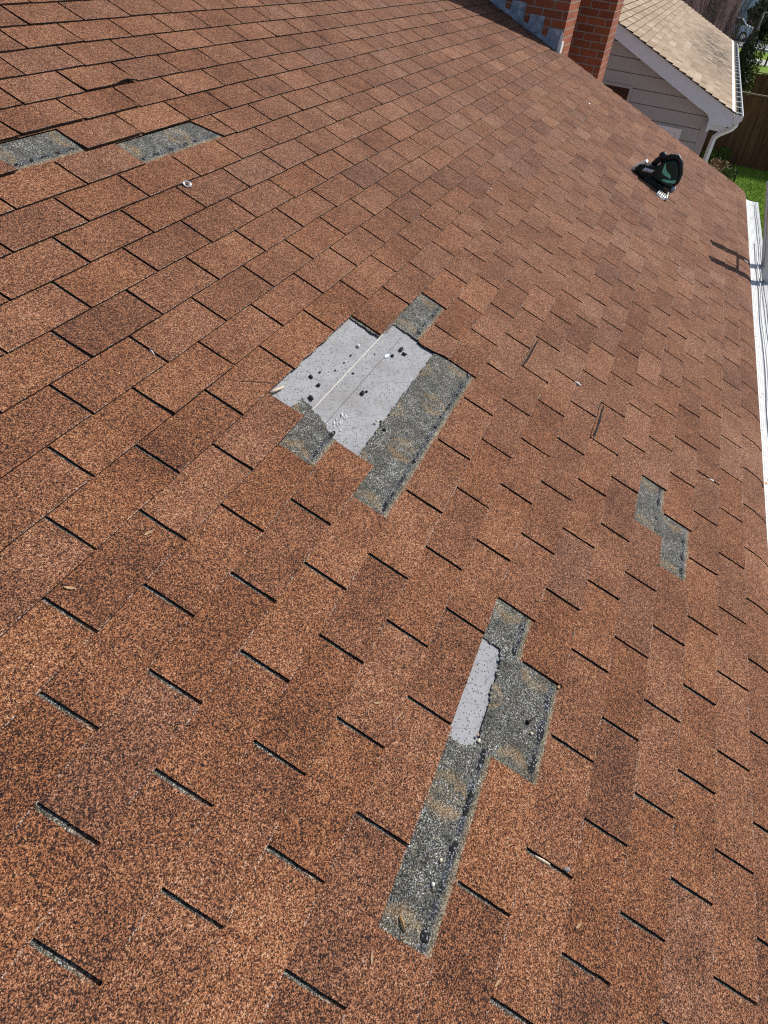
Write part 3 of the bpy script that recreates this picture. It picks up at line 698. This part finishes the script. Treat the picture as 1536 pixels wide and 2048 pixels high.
# ------------------------------------------------------------------ power nailer lying on the roof
TL = empty('power_nailer', RW(6.60, .40, .02)); tag(TL, 'green and black power nailer lying on the brown shingles near the far edge', 'nailer')
GREEN = mat_simple('green_tool_plastic', (.004, .030, .020), .35, 0, .12, 40)
RUBB = mat_simple('black_rubber', (.009, .009, .010), .5, 0, .3, 80)
SILV = Mat('polished_silver', .32, (.80, .79, .76), .55, .5).m
ey = RD(0, 1, 0).normalized(); en = RD(0, 0, 1).normalized(); ex = Vector((1, 0, 0))
def TP(a, d, h): return RW(6.33, .385, .0) + ey * a * .90 + ex * d * .95 + en * h * .84         # a = right in the photo, d = away, h = up from the roof
def tprism(poly, d0, d1, name, mat, par=TL, bev=.006, skew=0.0):
    q = MB(); q.prism(poly, lambda p, r, d: TP(p, d + skew * r, r), d0, d1); return q.build(name, mat, par, bevel=bev)
def ttube(pts, rad, name, mat, par=TL, seg=10):
    q = MB(); q.tube([TP(*p) for p in pts], rad, seg); return q.build(name, mat, par, smooth=True)
body = tprism([(-.05, .06), (-.07, .13), (-.035, .225), (.03, .285), (.085, .262), (.135, .20), (.160, .13), (.155, .08), (.08, .06)], -.045, .045, 'body', GREEN, bev=.012)
tprism([(-.025, .225), (.000, .145), (.03, .135), (.10, .140), (.085, .165), (.02, .180)], -.053, -.0455, 'side_panel', mat_simple('light_green_plastic', (.20, .58, .40), .35, 0, .06, 40), body, bev=.002)
tprism([(.04, .085), (.10, .100), (.152, .13), (.148, .165), (.115, .135), (.05, .105)], -.053, -.0455, 'side_panel', mat_simple('light_green_plastic', (.20, .58, .40), .35, 0, .06, 40), body, bev=.002)
ttube([(-.06, .0, .20), (-.015, .0, .275), (.03, .0, .31), (.085, .0, .285), (.145, .0, .215), (.165, .0, .15), (.15, .0, .085)], [.022, .025, .026, .024, .022, .022, .024], 'handle', RUBB)
q = MB(); q.blob(TP(-.075, .0, .245), ey * .034, ex * .034, en * .034, 12, 8); q.build('knob', RUBB, TL, smooth=True)
ttube([(-.075, .0, .235), (-.10, .0, .14)], .024, 'knob_stem', RUBB)
tprism([(.075, .0), (.07, .055), (.165, .085), (.185, .03), (.16, .002)], -.05, .05, 'battery', BLACKP, bev=.008)
q = MB(); q.blob(TP(.178, -.02, .075), ey * .022, ex * .03, en * .03, 10, 7); q.build('bumper', mat_simple('grey_rubber', (.32, .33, .36), .5), TL, smooth=True)
mag = tprism([(-.21, .03), (-.20, .09), (-.06, .165), (-.02, .12), (-.05, .035), (-.12, .008)], -.075, .03, 'magazine', RUBB, bev=.008)
for k in range(6):
    q = MB(); a0 = -.150 + k * .014; q.tube([TP(a0, -.079, .055 + .006 * k), TP(a0 + .012, -.080, .100 + .005 * k)], .0055, 6); q.build('rib', SILV, mag, smooth=True)
tprism([(-.226, .045), (-.222, .062), (-.175, .145), (-.15, .14), (-.165, .115), (-.20, .05)], -.06, .02, 'nose_plate', SILV, bev=.004)
tprism([(-.235, .006), (-.228, .04), (-.205, .045), (-.212, .006)], -.04, .0, 'contact_tip', SILV, bev=.003)
q = MB()
for k in range(5):
    q.tube([TP(.085 + .018 * k, -.12, .030), TP(.078 + .018 * k, -.20, .028), TP(.070 + .019 * k, -.25, .012)], .0070, 6)
q.tube([TP(.068, -.245, .014), TP(.155, -.25, .014)], .0075, 6); q.tube([TP(.158, -.10, .050), TP(.172, -.23, .020)], .008, 6)
q.build('shingle_guide', SILV, TL, smooth=True)
tprism([(-.10, .0), (-.10, .05), (.10, .06), (.11, .0)], -.10, .05, 'base_shoe', RUBB, bev=.006)
for k in range(5):
    q = MB(); q.tube([TP(.095 + k * .013, -.052, .026), TP(.10 + k * .013, -.052, .062)], .0025, 5); q.build('contact_strip', mat_simple('brass_strip', (.40, .24, .12), .5), TL)

# ------------------------------------------------------------------ litter on the roof
def chip(X, Y, n, size, lab, cat, name, mat, seed, flat=.35, group=None, el=1.0, ang=0.0):
    q = MB(); r = random.Random(seed); p = RW(X, Y, n + size * flat * .75)
    u_ = (ex * math.cos(ang) + ey * math.sin(ang)); w_ = (ey * math.cos(ang) - ex * math.sin(ang))
    q.blob(p, u_ * size * el * .66, w_ * size * .62, en * size * flat * .8, 9, 6, .16, seed=seed)
    return tag(q.build(name, mat, smooth=True), lab, cat, group)
def leaf(X, Y, n, L_, W_, ang, lab, mat, cat='leaf', name='dry_leaf', curl=.25):
    q = MB(); u_ = (ex * math.cos(ang) + ey * math.sin(ang)); w_ = (ey * math.cos(ang) - ex * math.sin(ang)); rows = []
    for i in range(9):
        t = i / 8; w = W_ * .62 * math.sin(math.pi * min(1, t * .95 + .04)) ** .8; h = curl * L_ * (t - .5) ** 2 * 1.2
        rows.append([q.vert(RW(X, Y, n + .0006 + h + .25 * abs(k) * w) + u_ * (t - .5) * L_ + w_ * k * w) for k in (-1, 0, 1)])
    for i in range(8):
        for k in range(2): q.face([rows[i][k], rows[i][k + 1], rows[i + 1][k + 1], rows[i + 1][k]])
    return tag(q.build(name, mat, smooth=True), lab, cat)
def twig(pts, rad, lab, mat, cat='twig', name='twig'):
    q = MB(); q.tube([RW(*p) for p in pts], rad, 6); return tag(q.build(name, mat, smooth=True), lab, cat)
CREAM = mat_simple('cream_seed', (.72, .64, .48), .6, 0, .12, 200)
PEBW = mat_simple('white_pebble', (.72, .70, .66), .7, 0, .1, 150)
PEBG = mat_simple('grey_pebble', (.22, .22, .225), .8, 0, .3, 200)
CHIPB = mat_simple('black_tar_crumb', (.012, .011, .011), .8, 0, .4, 200)
LEAFM = mat_simple('dry_tan_leaf', (.38, .24, .13), .8, 0, .2, 120)
WOOD = mat_simple('bare_wood', (.62, .50, .36), .8, 0, .2, 150)
TOP = T * 1.5
q = MB(); c0 = RW(2.032, -1.256, TOP + .004)
for k in range(24):
    a0, a1 = 2 * math.pi * k / 24, 2 * math.pi * (k + 1) / 24
    def rp(a, r, h): return c0 + (ex * math.cos(a) + ey * math.sin(a)) * r + en * (h + .003 * math.cos(a))
    for (r0, h0, r1, h1) in ((.016, .0018, .0085, .0018), (.0085, .0018, .0085, -.0012), (.016, -.0012, .016, .0018)):
        q.quad(rp(a0, r0, h0), rp(a1, r0, h0), rp(a1, r1, h1), rp(a0, r1, h1))
tag(q.build('washer', STEEL), 'shiny round metal washer lying on the upper left shingles', 'washer')
chip(.475, .458, T * .6, .0062, 'cream seed beside the upper end of the long tar streak in the bottom patch', 'seed', 'seed', CREAM, 1, .6, el=1.25)
chip(.423, .458, T * .6, .0068, 'roundest white seed below the cream one in the bottom patch', 'seed', 'seed', PEBW, 2, .6, el=1.15)
chip(.883, .582, T * .6, .0062, 'pale seed right below the black nail in the bottom patch', 'seed', 'seed', CREAM, 3, .6)
chip(.774, .456, T * .6, .0068, 'cream pebble at the lower end of the grey felt strip', 'pebble', 'pebble', CREAM, 4, .6, el=1.3)
chip(.786, .449, T * .6, .0055, 'tan crumb touching the cream pebble at the end of the felt strip', 'crumb', 'crumb', mat_simple('tan_crumb', (.50, .36, .24), .8), 44, .6, el=1.3)
chip(1.030, .444, T * .6, .0080, 'grey stone at the top corner of the felt strip', 'pebble', 'pebble', PEBG, 5, .6, el=1.3, ang=.7)
chip(1.847, -.411, -.003, .0105, 'largest white pebble on the big felt square', 'pebble', 'pebble', PEBW, 6, .6)
chip(1.726, -.406, -.003, .0070, 'small white and black pebble left of the largest one on the felt square', 'pebble', 'pebble', PEBW, 7, .6)
chip(.620, .746, TOP, .0088, 'grey pebble beside a slot near the bottom right', 'pebble', 'pebble', PEBG, 8, .5, el=1.5, ang=.9)
chip(1.556, -.20, T * .5, .0075, 'cream pebble on grey granules just below the felt square', 'pebble', 'pebble', CREAM, 9, .6)
spots = [(1.992, -.291, .012, 2.0), (1.981, -.271, .010, 1.5), (1.926, -.300, .009, 1.2), (1.778, -.407, .006, 1), (1.552, -.450, .009, 1.4), (1.539, -.414, .010, 1.3), (1.656, -.409, .005, 1), (1.640, -.294, .011, 1.6), (1.660, -.287, .007, 1), (1.465, -.403, .012, 1.4), (1.541, -.165, .009, 1.2), (1.575, -.19, .006, 1), (1.60, -.44, .006, 1), (1.70, -.36, .005, 1.6), (1.87, -.35, .004, 1)]
for i, (X, Y, s_, el) in enumerate(spots):
    chip(X, Y, -.003 if Y < -.17 else T * .5, s_, 'black tar crumb scattered on and beside the big felt square', 'crumb', 'tar_crumb', CHIPB, 20 + i, .5, 'black crumbs on the felt square', el, i * 1.3)
nl = MB(); nl.tube([RW(.906, .565, T * .6 + .004), RW(.937, .583, T * .6 + .005)], .0016, 7); nl.tube([RW(.904, .5638, T * .6 + .004), RW(.9062, .5651, T * .6 + .004)], .0055, 10)
tag(nl.build('roofing_nail', mat_simple('rusty_black_nail', (.02, .015, .012), .6), smooth=True), 'black roofing nail lying on the grey granules of the bottom patch', 'nail')
twig([(1.366, -.500, .006), (1.39, -.492, .008), (1.424, -.484, .007)], [.004, .0045, .003], 'pale peeled twig at the left corner of the felt square', WOOD)
twig([(.604, .664, TOP - .001), (.606, .684, TOP), (.608, .703, TOP - .001)], [.0035, .004, .003], 'pale wood sliver stuck in a slot near the bottom right', WOOD, 'wood sliver', 'wood_sliver')
twig([(1.226, -.822, .004), (1.221, -.81, .005), (1.215, -.796, .004)], [.003, .0032, .002], 'white wood sliver stuck in a slot left of the felt square', PEBW, 'wood sliver', 'wood_sliver')
twig([(2.581, .364, TOP), (2.584, .378, TOP + .003), (2.587, .394, TOP)], [.005, .006, .004], 'short white chip at a slot end above the slipped dark shingle', PEBW, 'chip', 'chip')
twig([(2.596, 1.092, TOP - .002), (2.602, 1.112, TOP - .001)], .0045, 'white chip stuck in a slot near the right patch', PEBW, 'chip', 'chip')
twig([(.337, .414, T * .5 + .002), (.328, .423, T * .5 + .006), (.317, .434, T * .5 + .002)], [.0015, .003, .0012], 'brown splinter lying in the lowest corner of the bottom patch', mat_simple('brown_splinter', (.36, .19, .07), .8), 'splinter', 'splinter')
twig([(7.30, -.458, TOP), (7.33, -.452, TOP + .004)], .008, 'white chip on the far shingles below the chimney', PEBW, 'chip', 'chip')
twig([(6.10, 1.335, TOP + .002), (6.11, 1.352, TOP + .004), (6.115, 1.375, TOP + .002)], .006, 'white twig on the shingles between the ladder shadow rails', PEBW)
chip(3.897, -.495, TOP, .010, 'small blue white fleck on the shingles above the felt square', 'fleck', 'paint_fleck', mat_simple('pale_blue_fleck', (.60, .68, .80), .5), 61, .3)
leaf(.723, -.452, TOP, .026, .0050, .2, 'narrow tan leaf on the shingles left of the felt square', LEAFM)
leaf(.507, -.483, TOP, .024, .0055, 1.0, 'curled tan leaf above a slot at the left edge', LEAFM)
leaf(.754, .223, TOP, .022, .0045, -.2, 'upper of two tan leaves beside the felt strip', LEAFM)
leaf(.699, .195, TOP, .024, .0045, .9, 'lower of two tan leaves beside the felt strip', LEAFM)
leaf(.248, .388, TOP, .024, .0042, -.35, 'tan leaf just below the bottom patch', LEAFM)
leaf(.526, .799, TOP, .022, .0045, .6, 'pointed tan leaf on the bottom right shingles', LEAFM)
leaf(.335, .645, TOP, .026, .0040, .5, 'thin tan leaf near the bottom edge', LEAFM)
leaf(1.066, .624, TOP, .016, .0060, .3, 'crumpled tan leaf at the right corner of the bottom patch', LEAFM)
leaf(2.899, 1.412, TOP, .030, .0130, .4, 'orange brown leaf lying at the gutter edge', mat_simple('orange_leaf', (.55, .27, .09), .8))
leaf(1.905, -.314, -.002, .036, .0100, .1, 'pale blue plastic flake lying on the felt square', mat_simple('pale_blue_flake', (.58, .66, .80), .4), 'flake', 'plastic_flake', .1)
# ------------------------------------------------------------------ garden, fence and things beyond
FENCE = Mat('brown_fence_wood', .9, spec=.15)
fx_ = FENCE.stretch(1, 1, .06); fn = FENCE.noi(16, 4, .65, fx_)
FENCE.color(FENCE.ramp(fn.outputs[0], [(.28, (.065, .032, .017)), (.55, (.165, .080, .042)), (.8, (.27, .15, .085))]))
def fence(x, y0, y1, top, lab):
    root = empty('fence', (x, (y0 + y1) / 2, GZ)); tag(root, lab, 'fence')
    f = MB(); y = y0; r = random.Random(int(x * 10))
    while y < y1 - .01:
        w = .138; t = top + r.uniform(-.015, .015); xx = x + r.uniform(-.004, .004)
        f.box((xx, y, GZ - .03), (xx + .013, min(y + w, y1), t)); y += w + .003
    f.box((x + .0185, y0, GZ - .05), (x + .0222, y1, top - .06))
    f.build('board_panel', FENCE.m, root)
    g = MB()
    for z in (GZ + .3, GZ + .95, top - .25): g.box((x + .0225, y0, z), (x + .06, y1, z + .09))
    g.build('rail', FENCE.m, root)
    k = y0
    while k <= y1:
        p = MB(); p.box((x + .0605, k - .045, GZ), (x + .15, k + .045, top + .04)); p.build('post', FENCE.m, root); k += 2.4
    c = MB(); c.box((x - .012, y0, top + .02), (x + .05, y1, top + .052)); c.build('top_cap', mat_simple('weathered_cap', (.30, .22, .17), .9), root)
fence(24.7, -7.5, -.9, -1.42, 'nearer brown board fence standing behind the lawn')
fence(30.2, -9.0, -1.7, -1.38, 'farther brown board fence seen over the top of the nearer one')
def foliage(mb_, c, rx, ry, rz, n, size, seed, dens=.35, cone=False):
    r = random.Random(seed)
    for _ in range(n):
        while True:
            x, y, z = (r.uniform(-1, 1) for _ in range(3)); d = x * x + y * y + z * z
            if d < 1 and d > dens * r.random(): break
        k = 1.0
        if cone: k = max(.12, (1 - (z + 1) / 2) ** .7 * 1.15)
        k *= 1 + .25 * N1(x * 2.2 + seed, y * 2.2, z * 2.4)
        p = Vector((c[0] + x * rx * k, c[1] + y * ry * k, c[2] + z * rz))
        s = size * r.uniform(.6, 1.4)
        n1 = Vector((r.gauss(0, 1), r.gauss(0, 1), r.gauss(0, 1))).normalized(); a = n1.orthogonal().normalized(); b2 = n1.cross(a)
        tn = r.random() ** 1.6
        q = [mb_.vert(p + a * s, (tn, 0, 0, 1)), mb_.vert(p + b2 * s * .45, (tn, 0, 0, 1)), mb_.vert(p - a * s, (tn, 0, 0, 1)), mb_.vert(p - b2 * s * .45, (tn, 0, 0, 1))]
        mb_.face(q)
BARK = mat_simple('brown_bark', (.085, .062, .048), .9, 0, .35, 20)
EVG = mat_leaf('evergreen_leaf', (.006, .014, .005), (.018, .034, .010), (.060, .085, .022))
EVG2 = mat_leaf('yellow_green_leaf', (.03, .05, .008), (.08, .11, .015), (.17, .19, .03))
def shrub(name, lab, c, rx, ry, h, n, size, seed, mat, cone=False):
    root = empty(name, (c[0], c[1], GZ)); tag(root, lab, 'shrub')
    s = MB(); foliage(s, (c[0], c[1], GZ + h * .52), rx, ry, h * .50, n, size, seed, .4, cone); s.build('foliage', mat, root)
    t = MB(); t.tube([(c[0], c[1], GZ - .05), (c[0] + .04, c[1], GZ + h * .35), (c[0], c[1] + .03, GZ + h * .8)], [.07, .05, .015], 7); t.build('trunk', BARK, root)
shrub('evergreen_shrub', 'dark upright evergreen shrub behind the fence beside the tan roof', (27.9, -1.72), .62, .30, 3.02, 5200, .050, 5, EVG)
shrub('evergreen_shrub', 'yellow green shrub close behind the dark evergreen', (29.0, -2.12), .30, .22, 2.9, 1500, .045, 6, EVG2)
shrub('round_bush', 'dark round bush at the upper right beyond the road', (77.0, -4.75), 2.4, 1.75, 2.9, 5200, .16, 8, EVG)
# bare shrubs behind the tan roof
BUD = mat_simple('pale_bud', (.36, .27, .13), .8)
STEM = mat_simple('bare_stem', (.115, .085, .070), .9, 0, .35, 3)
def bare_shrub(lab, x, y, h, n, seed, spread):
    r = random.Random(seed); root = empty('bare_shrub', (x, y, GZ)); tag(root, lab, 'shrub', 'bare shrubs behind the tan roof')
    s = MB(); bd = MB()
    for k in range(n):
        a = r.uniform(0, 2 * math.pi); lean = r.uniform(.05, 1) * spread; hh = h * r.uniform(.75, 1.1)
        base = Vector((x + r.uniform(-.15, .15), y + r.uniform(-.15, .15), GZ - .03)); pts = []
        for i in range(8):
            t = i / 7; pts.append(base + Vector((math.cos(a) * lean * t ** 1.4 + r.gauss(0, .025), math.sin(a) * lean * t ** 1.4 + r.gauss(0, .025), hh * t)))
        r0 = r.uniform(.010, .020)
        s.tube(pts, [r0 * (1 - .75 * i / 7) for i in range(8)], 5)
        for i in range(2, 8):
            for _ in range(4):
                p = pts[i] + Vector((r.gauss(0, .03), r.gauss(0, .03), r.uniform(-.25, .25)))
                e = p + Vector((r.gauss(0, .14), r.gauss(0, .14), r.uniform(.08, .32)))
                s.tube([pts[i].lerp(pts[i - 1], r.random()), e], [.005, .002], 4, cap=False)
                if r.random() < .6:
                    z_ = .013; bd.quad(e + Vector((0, -z_, 0)), e + Vector((0, 0, z_ * 2)), e + Vector((0, z_, 0)), e + Vector((0, 0, -z_ * 2)))
    st = s.build('stems', STEM, root); bd.build('buds', BUD, st)
for i, (x, y, h, n, lab) in enumerate([(28.0, -1.25, 3.7, 26, 'bare budding shrub nearest the end of the tan roof gutter'), (28.6, -.72, 4.2, 26, 'bare shrub second from the gutter end of the tan roof'), (29.2, -.15, 4.5, 24, 'bare shrub in the middle of the row behind the tan roof'), (29.0, .45, 4.6, 18, 'bare shrub second from the chimney side behind the tan roof'), (30.0, 1.1, 4.8, 14, 'sparse bare shrub nearest the chimney behind the tan roof')]):
    bare_shrub(lab, x, y, h, n, 70 + i, .75)
# far houses
def far_house(lab, x0, x1, y0, y1, ze, zr_, wall, roofm):
    root = empty('far_house', ((x0 + x1) / 2, (y0 + y1) / 2, GZ)); tag(root, lab, 'house')
    w = MB(); w.box((x0 + .4, y0 + .4, GZ), (x1 - .4, y1 - .4, ze)); xm = (x0 + x1) / 2
    w.prism([(x0 + .4, ze + .001), (x1 - .4, ze + .001), (xm, zr_ - .15)], lambda p, q, d: (p, d, q), y0 + .4, y1 - .4)
    wo = w.build('wall', wall, root)
    r = MB()
    for sx in (x0, x1):
        k = Vector((sx, 0, ze - .1)); t = Vector((xm, 0, zr_))
        a = [(sx, y0, ze - .1), (sx, y1, ze - .1), (xm, y1, zr_), (xm, y0, zr_)]
        r.quad(*a); r.quad(*[(p[0], p[1], p[2] - .12) for p in a][::-1])
        r.quad((sx, y0, ze - .22), (sx, y1, ze - .22), (sx, y1, ze - .1), (sx, y0, ze - .1))
        for yy in (y0, y1): r.quad((sx, yy, ze - .22), (sx, yy, ze - .1), (xm, yy, zr_), (xm, yy, zr_ - .12))
    ro = r.build('roof', roofm, root)
    c = MB(); c.box((xm + .3, (y0 + y1) / 2 - .3, zr_ - .6), (xm + .9, (y0 + y1) / 2 + .3, zr_ + .7)); c.build('chimney', BRICK, ro)
    for k in range(2):
        yy = y0 + (y1 - y0) * (.3 + .4 * k); q = MB(); q.box((x0 + .36, yy - .5, GZ + 1.0), (x0 + .398, yy + .5, GZ + 2.1)); wd = q.build('window', TRIM, root)
        q = MB(); q.box((x0 + .34, yy - .42, GZ + 1.08), (x0 + .3595, yy + .42, GZ + 2.02)); q.build('pane', GLASS, wd)
PURP = Mat('purple_brown_roof', .9, spec=.15); pn = PURP.noi(2.5, 5, .7); PURP.color(PURP.ramp(pn.outputs[0], [(.3, (.10, .052, .055)), (.7, (.185, .105, .105))]))
BLUEW = mat_simple('pale_blue_siding', (.46, .56, .70), .6, 0, .05, 2)
far_house('far house with a purple brown roof behind the bare shrubs', 43, 55, -1.45, 9.0, -1.5, 2.2, BLUEW, PURP.m)
far_house('far pale blue house across the road at the top right corner', 96, 108, -15, -2.2, 1.2, 4.2, BLUEW, PURP.m)
# parked car on the far road
car = empty('parked_car', (73, -2.6, GZ)); tag(car, 'pale silver blue car parked on the far road behind the bare shrubs', 'car')
CARP = Mat('pale_blue_car_paint', .25, (.52, .60, .72), .2, .6).m
cbm = MB()
prof_ = [(-2.2, .35), (-2.25, .75), (-1.4, .95), (-.7, 1.42), (.8, 1.45), (1.5, 1.05), (2.2, .95), (2.28, .45), (2.1, .3), (-2.1, .3)]
CY = -1.95
cbm.prism(prof_, lambda p, q, d: (73 + d, CY - p * .75, GZ + q), -.85, .85); cbm.build('body', CARP, car, bevel=.06)
w = MB(); w.prism([(-1.25, .97), (-.66, 1.36), (.76, 1.38), (1.32, 1.05)], lambda p, q, d: (73 + d, CY - p * .75, GZ + q), -.865, -.852); w.build('side_window', GLASS, car)
for s_ in (-1.4, 1.4):
    for sx in (-.8, .8):
        w = MB(); w.tube([(73 + sx - .1, CY - s_ * .75, GZ + .33), (73 + sx + .1, CY - s_ * .75, GZ + .33)], .31, 14); wh = w.build('wheel', RUBB, car, smooth=False)
        w = MB(); sg = -.115 if sx < 0 else .1; w.tube([(73 + sx + sg, CY - s_ * .75, GZ + .33), (73 + sx + sg + .015, CY - s_ * .75, GZ + .33)], .19, 12); w.build('rim', STEEL, wh)
def pole(x, y, top, rad, name, lab, cat, mat, arm=None):
    root = empty(name, (x, y, GZ)); tag(root, lab, cat)
    q = MB(); q.tube([(x, y, GZ), (x, y, top)], rad, 8); q.build('pole', mat, root, smooth=True)
    q = MB()
    if arm: q.tube([(x, y, top - .03), (x, y - .35, top + .04), (x, y - .7, top + .05)], rad * .8, 6); q.build('arm', mat, root)
    else: q.box((x - .12, y - .09, top), (x + .30, y + .09, top + .22)); q.build('box', mat, root)
pole(69, -3.75, -1.05, .05, 'street_lamp', 'thin pale lamp post in front of the dark bush', 'street lamp', mat_simple('pale_grey_post', (.42, .43, .44), .5), True)
pole(55.3, -4.25, -2.0, .055, 'mailbox_post', 'dark mailbox post beside the pale sidewalk', 'mailbox', mat_simple('dark_post', (.035, .032, .03), .7))
q = MB(); q.tube([(40, 6 - .45 * i, .55 - .012 * (i - 12) ** 2 * .02 - .03 * i * .3) for i in range(30)], .018, 5); tag(q.build('utility_wire', mat_simple('black_wire', (.02, .02, .022), .6)), 'dark overhead wire crossing in front of the far houses', 'wire')
# flower bed with low wire edging
SOIL = mat_simple('bed_soil', (.14, .095, .06), .95, 0, .35, 6)
bd = MB(); ring_ = []
for k in range(14): a = 2 * math.pi * k / 14; ring_.append((23.2 + 1.15 * math.cos(a), -1.72 + .60 * math.sin(a) + (.05 * random.random())))
bd.prism(ring_, lambda p, q, d: (p, q, d), GZ - .05, GZ + .05); tag(bd.build('soil_bed', SOIL), kind='structure')
LV = [mat_leaf('bed_leaf_green', (.02, .05, .01), (.06, .12, .015), (.14, .2, .03)), mat_leaf('bed_leaf_dry', (.10, .06, .03), (.22, .14, .07), (.36, .26, .14))]
pl_labels = ['yellow green bedding plant nearest the corner of the neighbouring house', 'dry brown bedding plant behind the wire edging', 'round green bedding plant at the lawn end of the flower bed', 'small dry bedding plant in the middle of the flower bed', 'green bedding plant against the fence foot', 'low pale bedding plant at the front of the flower bed']
for i, (x, y, h, k) in enumerate([(23.9, -1.55, .42, 0), (22.9, -1.75, .34, 1), (22.3, -2.14, .32, 0), (23.2, -1.95, .28, 1), (24.3, -1.95, .45, 0), (22.5, -1.80, .25, 1)]):
    root = empty('bedding_plant', (x, y, GZ + .05)); tag(root, pl_labels[i], 'plant', 'bedding plants in the flower bed')
    s = MB(); foliage(s, (x, y, GZ + .06 + h * .5), .26, .22, h * .5, 420, .035, 90 + i, .2); s.build('foliage', LV[k], root)
    t = MB(); t.tube([(x, y, GZ), (x, y, GZ + h * .7)], [.012, .006], 5); t.build('stem', BARK, root)
IRON = mat_simple('black_iron', (.012, .012, .012), .5)
ed = empty('wire_edging', (22.4, -2.0, GZ)); tag(ed, 'low black wire edging fence around the flower bed', 'edging')
for k in range(4):
    x, y = 23.5 - k * .55, -1.80 - .16 * k
    q = MB(); q.box((x - .018, y - .018, GZ), (x + .018, y + .018, GZ + .42)); q.build('stake', IRON, ed)
q = MB(); q.tube([(23.5 - k * .1375, -1.80 - .04 * k, GZ + .36 - .05 * math.sin(k * math.pi / 4) ** 2) for k in range(13)], .010, 5); q.build('wire', IRON, ed)
# red container on the path
rc = empty('fuel_can', (13.6, -2.93, GZ + .03)); tag(rc, 'red plastic can with a black handle on the path beyond the ladder', 'can')
q = MB(); q.box((13.38, -3.12, GZ + .031), (13.80, -2.92, GZ + .40)); q.build('body', mat_simple('red_plastic', (.40, .035, .02), .45), rc, bevel=.03)
q = MB(); q.tube([(13.45, -3.02, GZ + .39), (13.45, -3.02, GZ + .50), (13.55, -3.02, GZ + .55), (13.68, -3.02, GZ + .55), (13.75, -3.02, GZ + .48), (13.75, -3.02, GZ + .39)], .035, 8); q.build('handle', RUBB, rc, smooth=True)
# short grass standing on the lawn
gr = MB(); r = random.Random(77)
def tuft(x, y):
    for _ in range(3):
        a = r.uniform(0, 6.28); h = r.uniform(.03, .075); w = .006; px_, py_ = x + r.gauss(0, .03), y + r.gauss(0, .03); tn = r.random()
        gr.face([gr.vert((px_ - math.sin(a) * w, py_ + math.cos(a) * w, GZ), (tn, 0, 0, 1)), gr.vert((px_ + math.sin(a) * w, py_ - math.cos(a) * w, GZ), (tn, 0, 0, 1)), gr.vert((px_ + math.cos(a) * h * .6, py_ + math.sin(a) * h * .6, GZ + h), (tn, 0, 0, 1))])
for _ in range(15000): tuft(r.uniform(16.7, 24.6), r.uniform(-5.2, -1.2))
tag(gr.build('grass', mat_leaf('grass_blade', (.08, .16, .014), (.19, .32, .026), (.30, .42, .07))), 'short bright green grass on the lawn between the gutter and the fence', 'grass', kind='stuff')
